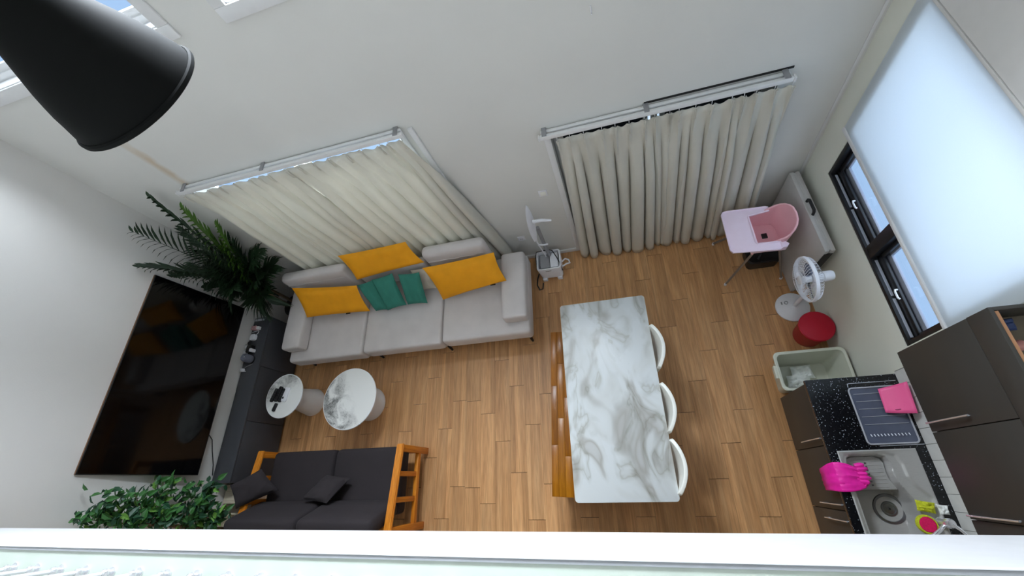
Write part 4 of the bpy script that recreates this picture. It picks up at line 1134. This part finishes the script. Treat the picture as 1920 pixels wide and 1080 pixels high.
# ------------------------------------------------------------------ kitchen
KX, KZ = 1.335, 0.87
KY1 = 0.672
ysp = [KY1 - 0.008, 0.195, -0.245, -0.70, -1.20]
glab = ['dark taupe base cabinet at the free end beside the tub', 'dark taupe base cabinet below the glass tray and sink edge', 'dark taupe base cabinet under the sink bowl', 'dark taupe base cabinet furthest under the loft']
def bar_handle(p0, p1, out, parent):
    a, b = Vector(p0), Vector(p1); o_ = Vector(out)
    d = (b - a) * 0.08
    bm = bmesh.new()
    tube(bm, [a + d, a + d + o_ * 0.8, a + d * 1.0 + o_ , ], 0.004, 6); tube(bm, [b - d, b - d + o_], 0.004, 6)
    tube(bm, [a + o_, (a + b) / 2 + o_ * 1.15, b + o_], 0.005, 8)
    return obj('handle', bm, 'chrome', parent)
hy = [0.248, -0.205, -0.31, -0.76]
for i, (b, a) in enumerate(zip(ysp, ysp[1:])):
    u = thing('base_cabinet', glab[i], 'cabinet', (1.65, (a + b) / 2, 0))
    obj('body', B(1.375, XR - 0.002, a + 0.001, b - 0.001, 0.10, KZ - (0.032 if i == 0 else 0.20)), 'cabinet', u, smooth=False)
    if i: obj('front_rail', B(1.375, 1.384, a + 0.001, b - 0.001, KZ - 0.20, KZ - 0.036), 'cabinet', u, smooth=False)
    obj('plinth', B(1.42, XR - 0.01, a + 0.001, b - 0.001, 0, 0.10), 'black', u, smooth=False)
    d = obj('door', B(1.355, 1.374, a + 0.003, b - 0.003, 0.10, KZ - 0.04, bev=0.002), 'cabinet', u)
    bar_handle((1.355, hy[i], 0.38), (1.355, hy[i], 0.79), (-0.022, 0, 0), d)
# worktop with a cut-out for the sink
SX0, SX1, SY0, SY1 = 1.385, 1.865, -0.72, 0.150
wt = thing('worktop', 'black speckled stone kitchen worktop', 'worktop', (1.64, -0.3, KZ - 0.03))
bm = bmesh.new()
for bx in ((KX, XR - 0.002, SY1 - 0.01, KY1, KZ - 0.03, KZ), (KX, SX0 + 0.012, SY0 + 0.01, SY1 - 0.01, KZ - 0.03, KZ), (SX1 - 0.012, XR - 0.002, SY0 + 0.01, SY1 - 0.01, KZ - 0.03, KZ), (KX, XR - 0.002, -1.2, SY0 + 0.01, KZ - 0.03, KZ)):
    box(bm, *bx)
obj('slab', bm, 'granite', wt, smooth=False)
obj('front_edge', B(KX - 0.006, KX, -1.2, KY1, KZ - 0.036, KZ - 0.001, bev=0.002), 'granite', wt)

# sink: pressed sheet with an S-shaped bowl, shallow rear shelf
sk = thing('sink', 'stainless steel sink with curved bowl and round drain', 'sink', (1.63, -0.28, KZ))
bowl = [(1.425, 0.06), (1.44, 0.105), (1.475, 0.12), (1.63, 0.118), (1.672, 0.105), (1.69, 0.07), (1.683, 0.0), (1.688, -0.06), (1.72, -0.12), (1.748, -0.19), (1.752, -0.27), (1.74, -0.40), (1.735, -0.60), (1.70, -0.67), (1.47, -0.67), (1.43, -0.62), (1.425, -0.3)]
chan = [(1.66, 0.135), (1.735, 0.115), (1.76, 0.05), (1.762, -0.03), (1.785, -0.08), (1.85, -0.16), (1.85, -0.68), (1.40, -0.69), (1.40, 0.08), (1.42, 0.13)]
def sdf(poly, x, y):
    d = 1e9; ins = False; n = len(poly)
    for i in range(n):
        x1_, y1_ = poly[i]; x2_, y2_ = poly[(i + 1) % n]
        ex, ey = x2_ - x1_, y2_ - y1_
        t_ = max(0, min(1, ((x - x1_) * ex + (y - y1_) * ey) / (ex * ex + ey * ey)))
        d = min(d, math.hypot(x - x1_ - t_ * ex, y - y1_ - t_ * ey))
        if (y1_ > y) != (y2_ > y) and x < (x2_ - x1_) * (y - y1_) / (y2_ - y1_) + x1_: ins = not ins
    return d if ins else -d
def sst(t_): t_ = max(0, min(1, t_)); return t_ * t_ * (3 - 2 * t_)
bm = bmesh.new(); rows_ = []
NX, NY = 64, 110
for j in range(NY + 1):
    r = []
    for i in range(NX + 1):
        x = SX0 + (SX1 - SX0) * i / NX; y = SY0 + (SY1 - SY0) * j / NY
        e = min(x - SX0, SX1 - x, y - SY0, SY1 - y)
        z = KZ + 0.0035 * sst(e / 0.006 + 0.2) - 0.0025 * sst((e - 0.008) / 0.008)
        z -= 0.012 * sst((sdf(chan, x, y) + 0.003) / 0.018)
        z -= 0.15 * sst((sdf(bowl, x, y) + 0.004) / 0.032)
        r.append(bm.verts.new((x, y, z)))
    rows_.append(r)
for a, b in zip(rows_, rows_[1:]):
    for i in range(NX): bm.faces.new((a[i], a[i + 1], b[i + 1], b[i]))
o = obj('basin', bm, 'inox', sk)
for p in o.data.polygons: p.use_smooth = True
dr = obj('drain', L([(0.098, 0.004), (0.094, 0.010), (0.082, 0.010), (0.078, 0.004), (0.050, 0.003), (0.046, 0.009), (0.038, 0.009), (0.034, 0.004), (0.012, 0.005), (0.010, 0.011), (0, 0.011)], (1.645, -0.235, KZ - 0.165), 40), 'inox_dark', sk)
obj('drain_hole', L([(0, 0.0125), (0.006, 0.0125), (0.006, 0.010)], (1.645, -0.235, KZ - 0.165), 12), 'black', dr)
# ribbed drainer tray in the far half of the bowl
bm = bmesh.new()
tr_poly = [(1.432, 0.055), (1.445, 0.098), (1.475, 0.112), (1.63, 0.11), (1.665, 0.097), (1.68, 0.065), (1.675, 0.0), (1.680, -0.05), (1.71, -0.115), (1.43, -0.115)]
tr_poly = [(x * 0.93 + 1.56 * 0.07, y * 0.95) for x, y in tr_poly]
prism(bm, tr_poly, KZ - 0.074, KZ - 0.070)
dtv = obj('drainer_tray', bm, 'inox', sk, smooth=False)
for k in range(8):
    y = 0.075 - 0.024 * k
    obj('rib', T([(1.455, y, KZ - 0.069), (1.655, y, KZ - 0.069)], 0.0022, 5), 'inox', dtv)
for k in range(7):
    obj('drain_slot', B(1.555, 1.567, 0.058 - 0.024 * k, 0.068 - 0.024 * k, KZ - 0.070, KZ - 0.0692), 'inox_dark', dtv, smooth=False)

# faucet
fc = thing('faucet', 'chrome lever faucet behind the sink', 'faucet', (1.835, -0.31, KZ))
obj('body', L([(0, -0.012), (0.015, -0.012), (0.015, 0.001), (0.030, 0.001), (0.032, 0.006), (0.026, 0.014), (0.025, 0.07), (0.030, 0.075), (0.030, 0.10), (0.022, 0.115), (0, 0.118)], (1.835, -0.305, KZ), 24), 'chrome', fc)
obj('lever', T([(1.835, -0.305, KZ + 0.105), (1.86, -0.335, KZ + 0.125), (1.888, -0.385, KZ + 0.14)], [0.013, 0.010, 0.008], 10), 'chrome', fc)
obj('spout', T([(1.825, -0.31, KZ + 0.06), (1.77, -0.345, KZ + 0.085), (1.70, -0.39, KZ + 0.085), (1.68, -0.405, KZ + 0.06)], 0.012, 10), 'chrome', fc)
# sponge, scourer and cloth in the sink corner
sp = thing('sponge', 'round magenta sponge with a yellow rim by the faucet', 'sponge', (1.755, -0.315, KZ))
obj('pad', L([(0, 0.0), (0.044, 0.0), (0.047, 0.006), (0.047, 0.026), (0.042, 0.032), (0, 0.034)], (1.742, -0.315, KZ + 0.012), 28), 'sponge_pink', sp)
obj('rim', L([(0.046, 0.0), (0.056, 0.002), (0.058, 0.016), (0.054, 0.028), (0.046, 0.030)], (1.742, -0.315, KZ + 0.012), 28), 'sponge_yellow', sp)
t = thing('scourer', 'yellow-green scouring pad in the rear corner of the sink', 'scourer', (1.79, -0.22, KZ))
obj('pad', pillow((1.735, -0.17, KZ + 0.012), (1.83, -0.19, KZ + 0.03), (1.815, -0.255, KZ + 0.03), (1.725, -0.235, KZ + 0.014), 0.035, 12, 8, 0.05, 0.5, 3, 0.01), 'sponge_yellow', t)
t = thing('dishcloth', 'crumpled grey-white cloth beside the yellow scouring pad', 'cloth', (1.86, -0.235, KZ))
obj('cloth', pillow((1.83, -0.195, KZ + 0.03), (1.89, -0.205, KZ + 0.04), (1.885, -0.262, KZ + 0.035), (1.835, -0.26, KZ + 0.03), 0.036, 12, 10, 0.1, 0.5, 8, 0.008), 'bag', t)

# magenta rubber gloves hung over the front edge
gl = thing('rubber_glove', 'magenta rubber gloves draped over the sink front edge', 'gloves', (1.37, -0.03, KZ))
bm = bmesh.new(); rows_ = []
path = [(1.305, 0.70), (1.312, 0.78), (1.318, 0.85), (1.328, 0.885), (1.355, 0.897), (1.40, 0.893), (1.44, 0.888), (1.475, 0.882), (1.495, 0.878)]
for k, (x, z) in enumerate(path):
    r = []
    s = k / (len(path) - 1)
    ya = 0.035 + 0.05 * math.sin(PI * min(1, s * 1.1)) - 0.02 * s; yb_ = -0.125 + 0.015 * math.cos(4 * s) + 0.055 * s * s
    for i in range(17):
        u = i / 16
        w = 0.010 * noise.noise(Vector((u * 5, s * 4, 1.3))) + 0.007 * math.sin(u * 20 + s * 3) * (0.4 + s)
        out = Vector((-1, 0, 0.25)) if k < 3 else Vector((0, 0, 1))
        p = Vector((x, ya + (yb_ - ya) * u, z)) + out * (0.008 + abs(w))
        r.append(bm.verts.new(p))
    rows_.append(r)
for a, b in zip(rows_, rows_[1:]):
    for i in range(16): bm.faces.new((a[i], a[i + 1], b[i + 1], b[i]))
o = obj('cuff_and_palm', bm, 'magenta', gl); q = o.modifiers.new('t', 'SOLIDIFY'); q.thickness = 0.006; q.offset = 0
for k, (y, l, dy) in enumerate(((0.045, 0.018, 0.006), (0.022, 0.032, 0.004), (-0.004, 0.022, -0.002), (-0.030, 0.034, -0.004), (-0.052, 0.016, -0.008))):
    obj('finger', T([(1.455, y, 0.886), (1.48, y + dy * 0.5, 0.892), (1.49 + l * 0.6, y + dy, 0.890), (1.495 + l, y + dy * 1.3, 0.882)], [0.016, 0.019, 0.017, 0.009], 8), 'magenta', gl)

# clear tray on the worktop, with rack wires and pink mat
tr = thing('drying_tray', 'clear ribbed plastic tray lying on the black worktop', 'tray', (1.74, 0.385, KZ))
obj('sheet', P(rrect(1.592, 1.905, 0.185, 0.585, 0.025), KZ + 0.001, KZ + 0.007), 'tray', tr, smooth=False)
obj('rim', T([(x, y, KZ + 0.010) for x, y in rrect(1.592, 1.905, 0.185, 0.585, 0.025)], 0.006, 6, True), 'silver', tr)
for k in range(5):
    y = 0.54 - 0.055 * k
    obj('rib', T([(1.615, y, KZ + 0.010), (1.885, y, KZ + 0.010)], 0.0022, 5), 'silver', tr)
for k in range(12):
    x = 1.63 + 0.021 * k
    obj('peg', T([(x, 0.252, KZ + 0.007), (x + 0.002, 0.236, KZ + 0.014)], 0.003, 5), 'silver', tr)
t = thing('cooktop_edge', 'thin clear panel edge behind the plastic tray on the worktop', 'panel', (1.74, 0.385, KZ))
obj('wire', T([(1.60, 0.595, KZ + 0.004), (1.603, 0.618, KZ + 0.004), (1.61, 0.622, KZ + 0.004), (1.915, 0.622, KZ + 0.004)], 0.003, 5), 'silver', t)
obj('wire', T([(1.66, 0.172, KZ + 0.004), (1.925, 0.174, KZ + 0.004)], 0.003, 5), 'silver', t)
t = thing('pink_mat', 'square pink silicone mat lying on the clear tray', 'mat', (1.83, 0.48, KZ + 0.02))
mz = KZ + 0.03
bm = bmesh.new(); rows_ = []
for j in range(9):
    r = []
    for i in range(9):
        u, v = i / 8, j / 8
        p = (Vector((1.772, 0.565, mz)) * (1 - u) + Vector((1.905, 0.585, mz + 0.12)) * u) * (1 - v) + (Vector((1.765, 0.395, mz - 0.005)) * (1 - u) + Vector((1.90, 0.368, mz + 0.10)) * u) * v
        p.z -= 0.02 * math.sin(PI * u)
        r.append(bm.verts.new(p))
    rows_.append(r)
for a, b in zip(rows_, rows_[1:]):
    for i in range(8): bm.faces.new((a[i], a[i + 1], b[i + 1], b[i]))
o = obj('sheet', bm, 'pink_mat', t); q = o.modifiers.new('t', 'SOLIDIFY'); q.thickness = 0.003; q.offset = 0
bm = bmesh.new()
for k in range(7): box(bm, 1.814 + 0.0042 * k, 1.8172 + 0.0042 * k, 0.405, 0.4105, mz + 0.0275 + 0.002 * k, mz + 0.0285 + 0.002 * k)
obj('printed_line', bm, 'print_dark', t, smooth=False)

# backsplash tiles on the kitchen wall
bm = bmesh.new(); box(bm, -0.0035, 0.0035, -0.0505, 0.0505, -0.0995, 0.0995, 0.0015, 1)
tm = bpy.data.meshes.new('tile'); bm.to_mesh(tm); bm.free(); tm.materials.append(M['tile'])
obj('backsplash_bed', B(XR - 0.004, XR - 0.0005, -1.2, KY1 + 0.02, KZ, 1.60), 'grout', wall_right, smooth=False)
for i in range(19):
    for j in range(4):
        y = KY1 + 0.015 - 0.0515 - 0.1035 * i
        if y < -1.2: continue
        o = bpy.data.objects.new('tile', tm); C.objects.link(o); o.parent = wall_right
        o.location = (XR - 0.0055, y, KZ + 0.1015 + 0.2025 * j)

# upper cabinets
UX, UZ0, UZ1 = 1.625, 1.58, 2.345
UY1 = 0.675
uys = [UY1, 0.202, -0.235, -0.68, -1.2]
ulab = ['dark taupe wall cabinet at the window end', 'dark taupe wall cabinet above the sink tray', 'dark taupe wall cabinet above the faucet', 'dark taupe wall cabinet furthest under the loft']
uh = [0.25, -0.215, -0.64, -1.1]
for i, (b, a) in enumerate(zip(uys, uys[1:])):
    u = thing('wall_cabinet', ulab[i], 'cabinet', (1.78, (a + b) / 2, UZ0))
    obj('body', B(UX + 0.02, XR - 0.01, a + 0.001, b - 0.001, UZ0, 2.20), 'cabinet', u, smooth=False)
    d = obj('door', B(UX, UX + 0.019, a + 0.002, b - 0.002, UZ0 - 0.005, 2.197, bev=0.002), 'cabinet', u)
    bar_handle((UX, uh[i], 1.60), (UX, uh[i], 1.945), (-0.022, 0, 0), d)
fa = thing('cabinet_fascia', 'dark fascia boards round the open top of the wall cabinets', 'fascia', (1.78, -0.2, 2.2))
obj('front_board', B(UX, UX + 0.018, -1.2, UY1, 2.2005, UZ1, bev=0.002), 'cabinet', fa)
obj('raw_edge', B(UX + 0.0185, UX + 0.034, -1.2, UY1 - 0.02, 2.2005, UZ1 - 0.004), 'raw_edge', fa, smooth=False)
obj('end_board', B(UX + 0.018, XR - 0.002, UY1 - 0.018, UY1, 2.2005, UZ1, bev=0.002), 'cabinet', fa)
obj('top_board', B(UX + 0.035, XR - 0.002, -1.2, UY1 - 0.019, 2.2005, 2.215), 'cabinet_in', fa, smooth=False)
t = thing('blue_box', 'small blue packet lying on top of the wall cabinets', 'packet', (1.72, 0.60, 2.215))
obj('body', pillow((1.69, 0.64, 2.235), (1.77, 0.645, 2.235), (1.765, 0.585, 2.235), (1.685, 0.58, 2.235), 0.035, 10, 8, 0.03, 0.5, 2, 0.004), 'blue', t)
t = thing('blush_bottle', 'small blush pink bottle lying on top of the wall cabinets', 'bottle', (1.72, 0.52, 2.215))
MB_ = Matrix.Translation((1.70, 0.50, 2.24)) @ Matrix.Rotation(0.3, 4, 'Z') @ Matrix.Rotation(PI / 2, 4, 'Y')
obj('body', L([(0, 0), (0.022, 0.0), (0.024, 0.006), (0.024, 0.05), (0.012, 0.062), (0, 0.062)], seg=18, mat=MB_), 'blush', t)
obj('cap', L([(0, 0.062), (0.012, 0.062), (0.012, 0.08), (0, 0.082)], seg=14, mat=MB_), 'paper', t)

# ------------------------------------------------------------------ pendant lamp
LC = (-1.326, 1.09); LZ = 4.10
pl = thing('pendant_lamp', 'large black bell-shaped pendant lamp hanging in the tall room', 'lamp', (LC[0], LC[1], LZ))
prof = [(0.205, 0.012), (0.203, 0.03), (0.194, 0.06), (0.186, 0.09), (0.175, 0.12), (0.163, 0.15), (0.149, 0.18), (0.135, 0.21), (0.121, 0.24), (0.109, 0.27), (0.098, 0.30), (0.084, 0.36), (0.076, 0.42), (0.072, 0.50), (0.06, 0.53), (0, 0.535)]
obj('shade', L(prof, (LC[0], LC[1], LZ), 64), 'shade', pl)
obj('inner_shade', L([(max(r - 0.006, 0.0), z) for r, z in prof[:10]] + [(0.0, 0.28)], (LC[0], LC[1], LZ), 64), 'shade_in', pl)
obj('rim', L([(0.198, 0.014), (0.199, 0.004), (0.203, 0.0), (0.209, 0.0), (0.213, 0.004), (0.213, 0.014), (0.207, 0.018), (0.203, 0.016), (0.198, 0.014)], (LC[0], LC[1], LZ), 64), 'shade', pl)
obj('bulb', L([(0, 0.14), (0.03, 0.15), (0.04, 0.18), (0.032, 0.22), (0.016, 0.25), (0.016, 0.275), (0, 0.275)], (LC[0], LC[1], LZ), 20), 'paper', pl)
obj('cord', T([(LC[0], LC[1], LZ + 0.53), (LC[0], LC[1], ZC)], 0.006, 8), 'black', pl)
obj('ceiling_rose', L([(0, -0.03), (0.05, -0.03), (0.055, -0.02), (0.055, 0), (0, 0)], (LC[0], LC[1], ZC), 24), 'shade', pl)

# ------------------------------------------------------------------ loft railing
rl = thing('loft_railing', 'white loft railing with chrome collars at the foot of each baluster', 'railing', (-1.4, -0.274, Z_LOFT))
YR = -0.274
b0 = None
for k in range(49):
    x = -2.512 - 0.1385 * 16 + 0.1385 * k
    if x < XL + 0.06 or x > XR - 0.05: continue
    if b0 is None:
        b0 = obj('baluster', T([(0, 0, 0.02), (0, 0, 0.94)], 0.008, 10), 'white_plastic', rl, world=False)
        c0 = obj('collar', L([(0.020, 0.0), (0.020, 0.004), (0.011, 0.008), (0.014, 0.016), (0.017, 0.024), (0.014, 0.033), (0.0085, 0.037)], (0, 0, 0), 14), 'chrome', b0, world=False)
        bb, cc = b0, c0
    else:
        bb = share(b0, rl); cc = share(c0, bb)
    bb.location = (x + 1.4, 0, -0.008)
obj('top_rail', T([(XL + 0.01, YR, Z_LOFT + 0.95), (XR - 0.035, YR, Z_LOFT + 0.95)], 0.022, 12), 'white_plastic', rl)

# ------------------------------------------------------------------ plants
pa = thing('potted_palm', 'tall dark green palm in the corner between television and sofa', 'plant', (-4.50, 2.38, 0))
obj('pot', L([(0, 0), (0.13, 0), (0.135, 0.01), (0.165, 0.30), (0.17, 0.31), (0.155, 0.31), (0.15, 0.27), (0, 0.27)], (-4.50, 2.38, 0), 28), 'pot', pa)
crown = Vector((-4.47, 2.38, 0.75))
for k in range(4):
    a = k * 1.7
    obj('stem', T([(-4.50 + 0.05 * math.cos(a), 2.38 + 0.05 * math.sin(a), 0.27), crown + Vector((0.04 * math.cos(a), 0.04 * math.sin(a), 0.15))], [0.014, 0.010], 8), 'bark', pa)
def frond(tip, rise, m, base=None, ll=0.24, seed=0):
    rnd = random.Random(seed)
    b = Vector(base) if base else crown + Vector((rnd.uniform(-.03, .03), rnd.uniform(-.03, .03), rnd.uniform(-0.1, 0.1)))
    tip = Vector(tip)
    mid = (b + tip) / 2 + Vector((0, 0, rise))
    n = 22
    pts = [b * (1 - t) ** 2 + mid * 2 * t * (1 - t) + tip * t * t for t in [i / n for i in range(n + 1)]]
    bm = bmesh.new()
    tube(bm, pts, [0.007 * (1 - 0.8 * i / n) for i in range(n + 1)], 5)
    for i in range(4, n + 1):
        t = i / n
        d = (pts[min(i + 1, n)] - pts[i - 1]).normalized()
        side = d.cross(Vector((0, 0, 1)))
        if side.length < 1e-3: side = Vector((1, 0, 0))
        side.normalize()
        up = side.cross(d)
        ln = ll * (0.55 + 0.9 * math.sin(PI * min(1, 0.15 + t * 0.8))) * (0.62 if i > n - 2 else 1)
        for s in (-1, 1):
            dr_ = (side * s * 0.8 + d * (0.65 + 0.5 * t) + up * rnd.uniform(0.0, 0.25)).normalized()
            w = (0.026 + rnd.uniform(0, 0.010))
            nl = d.cross(dr_).normalized().cross(dr_).normalized()
            wv = dr_.cross(Vector((0, 0, 1)));
            wv = wv.normalized() if wv.length > 1e-3 else side
            p0 = pts[i]
            rows2 = []
            for q, (tt, ww) in enumerate(((0, 0.25), (0.3, 1.0), (0.65, 0.75), (1.0, 0.04))):
                c_ = p0 + dr_ * ln * tt - Vector((0, 0, 1)) * ln * 0.35 * tt * tt
                for ax, lim, sg in ((0, XL + 0.012, 1), ):
                    if c_.x < lim: c_.x = lim
                if c_.y > YB - 0.03: c_.y = YB - 0.03
                if c_.x > -3.99 and c_.y > 2.53: c_.y = 2.53
                if c_.y < 2.135 and c_.z < 1.98 and c_.x < -4.6: c_.y = 2.135
                e = wv * w * ww / 2
                rows2.append((c_ - e, c_ + Vector((0, 0, 0.003 * ww)), c_ + e))
            V2 = [[bm.verts.new(v_) for v_ in r_] for r_ in rows2]
            for a_, b_ in zip(V2, V2[1:]):
                for z_ in range(2): bm.faces.new((a_[z_], a_[z_ + 1], b_[z_ + 1], b_[z_]))
    return obj('frond', bm, m, pa, smooth=False)
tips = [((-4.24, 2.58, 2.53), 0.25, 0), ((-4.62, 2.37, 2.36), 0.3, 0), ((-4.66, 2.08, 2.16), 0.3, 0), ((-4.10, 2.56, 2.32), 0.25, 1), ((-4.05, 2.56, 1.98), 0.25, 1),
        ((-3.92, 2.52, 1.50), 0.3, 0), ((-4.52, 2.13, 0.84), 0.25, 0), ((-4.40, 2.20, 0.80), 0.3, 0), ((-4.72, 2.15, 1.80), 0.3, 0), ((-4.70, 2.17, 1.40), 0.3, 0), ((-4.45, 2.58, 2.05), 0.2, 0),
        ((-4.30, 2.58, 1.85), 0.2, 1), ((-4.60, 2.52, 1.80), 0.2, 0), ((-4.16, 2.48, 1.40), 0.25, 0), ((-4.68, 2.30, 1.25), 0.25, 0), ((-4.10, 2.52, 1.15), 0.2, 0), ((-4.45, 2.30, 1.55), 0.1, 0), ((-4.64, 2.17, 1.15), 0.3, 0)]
rp = random.Random(77)
for k in range(16):
    tips.append(((rp.uniform(-4.70, -4.05), rp.uniform(2.14, 2.60), rp.uniform(1.0, 2.0)), rp.uniform(0.1, 0.3), 0))
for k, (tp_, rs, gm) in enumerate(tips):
    frond(tp_, rs, 'leaf_palm_lit' if gm else 'leaf_palm', seed=k, ll=0.25 if k < 18 else 0.20)

FIC = None
fi = thing('ficus_tree', 'bushy small-leaved artificial tree beside the console and wooden sofa', 'plant', (-4.62, -0.40, 0))
obj('pot', L([(0, 0), (0.14, 0), (0.145, 0.01), (0.16, 0.30), (0.165, 0.42), (0.15, 0.42), (0.145, 0.38), (0, 0.38)], (-4.60, -0.42, 0), 28), 'pot_cream', fi)
trunk = [(-4.60, -0.42, 0.38), (-4.59, -0.38, 0.75), (-4.61, -0.32, 1.10), (-4.58, -0.28, 1.45)]
obj('trunk', T(trunk, [0.022, 0.019, 0.016, 0.012], 8), 'bark', fi)
rnd = random.Random(21)
brs = []
for st, en in (((-4.58, -0.28, 1.45), (-4.52, -0.06, 1.80)), ((-4.58, -0.28, 1.45), (-4.62, -0.20, 1.86)), ((-4.60, -0.31, 1.2), (-4.58, -0.02, 1.55)), ((-4.60, -0.31, 1.2), (-4.62, 0.07, 1.28)), ((-4.60, -0.35, 0.95), (-4.58, 0.03, 1.02)),
               ((-4.60, -0.35, 0.95), (-4.40, -0.12, 0.98)), ((-4.60, -0.36, 0.85), (-4.36, -0.22, 0.78)), ((-4.60, -0.35, 0.95), (-4.48, 0.02, 0.86)), ((-4.58, -0.28, 1.45), (-4.45, -0.25, 1.62)), ((-4.60, -0.31, 1.2), (-4.42, -0.22, 1.22)), ((-4.59, -0.38, 0.8), (-4.50, -0.30, 0.72)), ((-4.60, -0.31, 1.2), (-4.66, -0.16, 1.38))):
    s_, e_ = Vector(st), Vector(en)
    m_ = (s_ + e_) / 2 + Vector((0, 0, 0.05))
    obj('branch', T([s_, m_, e_], [0.006, 0.005, 0.002], 6), 'bark', fi)
    brs.append((s_, m_, e_))
def leaf_mesh(m):
    bm = bmesh.new()
    l, w = 0.085, 0.046
    mid = [(0, 0, 0), (l * 0.3, 0, -0.003), (l * 0.65, 0, -0.006), (l, 0, -0.016)]
    V0 = [bm.verts.new(p) for p in mid]
    for s in (-1, 1):
        a = bm.verts.new((l * 0.28, s * w * 0.45, 0.006)); b = bm.verts.new((l * 0.62, s * w * 0.40, 0.003))
        bm.faces.new((V0[0], V0[1], a)); bm.faces.new((V0[1], V0[2], b, a)); bm.faces.new((V0[2], V0[3], b))
    me = bpy.data.meshes.new('leaf'); bm.to_mesh(me); bm.free(); me.materials.append(M[m]); return me
lm = [leaf_mesh('leaf_f'), leaf_mesh('leaf_f2'), leaf_mesh('leaf_f3')]
base = Vector((-4.62, -0.40, 0))
def leaf_place():
    s_, m_, e_ = brs[rnd.randrange(len(brs))]
    t_ = rnd.uniform(0.3, 1.06)
    p = s_ * (1 - t_) ** 2 + m_ * 2 * t_ * (1 - t_) + e_ * t_ * t_
    p += Vector((rnd.gauss(0, 0.055), rnd.gauss(0, 0.045), rnd.gauss(0, 0.06)))
    p.x = max(p.x, XL + 0.10)
    if p.z > 0.8: p.y = min(p.y, 0.085)
    e = (rnd.uniform(-0.7, 0.7), rnd.uniform(-0.4, 0.7), rnd.uniform(0, 2 * PI))
    return p, e, rnd.uniform(0.8, 1.3)
for k in range(298):
    p, e, sc_ = leaf_place()
    o = bpy.data.objects.new('leaf', lm[rnd.choices((0, 1, 2), (5, 4, 2))[0]]); C.objects.link(o); o.parent = fi
    o.location = p - base; o.rotation_euler = e; o.scale = (sc_, sc_, sc_)
for q in range(2):                                   # the leaves past the three hundred
    bm = bmesh.new()
    for k in range(230):
        p, e, sc_ = leaf_place()
        n0 = len(bm.verts); bm.from_mesh(lm[q]); bm.verts.ensure_lookup_table()
        from mathutils import Euler
        mt = Matrix.Translation(p - base) @ Euler(e).to_matrix().to_4x4() @ Matrix.Scale(sc_, 4)
        for v in bm.verts[n0:]: v.co = mt @ v.co
    o = obj('foliage', bm, M['leaf_f'] if q == 0 else M['leaf_f2'], fi, smooth=False, world=False); o['kind'] = 'stuff'

# cream box between the console and the wooden sofa
cbx = thing('cream_box', 'low cream box with a lid between console, tree and wooden sofa', 'box', (-4.64, -0.05, 0))
obj('body', B(XL + 0.02, -4.515, -0.155, 0.035, 0.0, 0.40, bev=0.004), 'cream_board', cbx)
obj('lid', B(XL + 0.018, -4.51, -0.16, 0.04, 0.40, 0.42, bev=0.004), 'cream_board', cbx)

# small hook high on the curtained wall
hk = thing('wall_hook', 'tiny white hook high on the wall between the two curtains', 'hook', (0.096, YB, 2.93))
obj('stem', B(0.092, 0.10, YB - 0.012, YB - 0.0005, 2.93, 2.985, bev=0.002), 'white_plastic', hk)
obj('peg', T([(0.096, YB - 0.012, 2.94), (0.096, YB - 0.03, 2.945)], 0.003, 6), 'white_plastic', hk)

# repeats share a group
GROUPS = (('mustard yellow cushion', 'mustard yellow cushions on the beige sofa'), ('teal cushion', 'teal cushions on the beige sofa'), ('remote control', 'remote controls on the small coffee table'),
          ('dark taupe base cabinet', 'base cabinets of the kitchen row'), ('dark taupe wall cabinet', 'wall cabinets of the kitchen row'), ('floor-length curtain panel', 'curtain panels by the highchair'),
          ('cream pleated curtain panel', 'curtain panels over the sofa'), ('round white coffee table', 'round coffee tables'), ('charcoal throw pillow', 'throw pillows on the wooden sofa'))
for o in list(C.objects):
    if o.parent is None and 'category' in o and 'group' not in o:
        for key, g in GROUPS:
            if key in o['label']: o['group'] = g; break
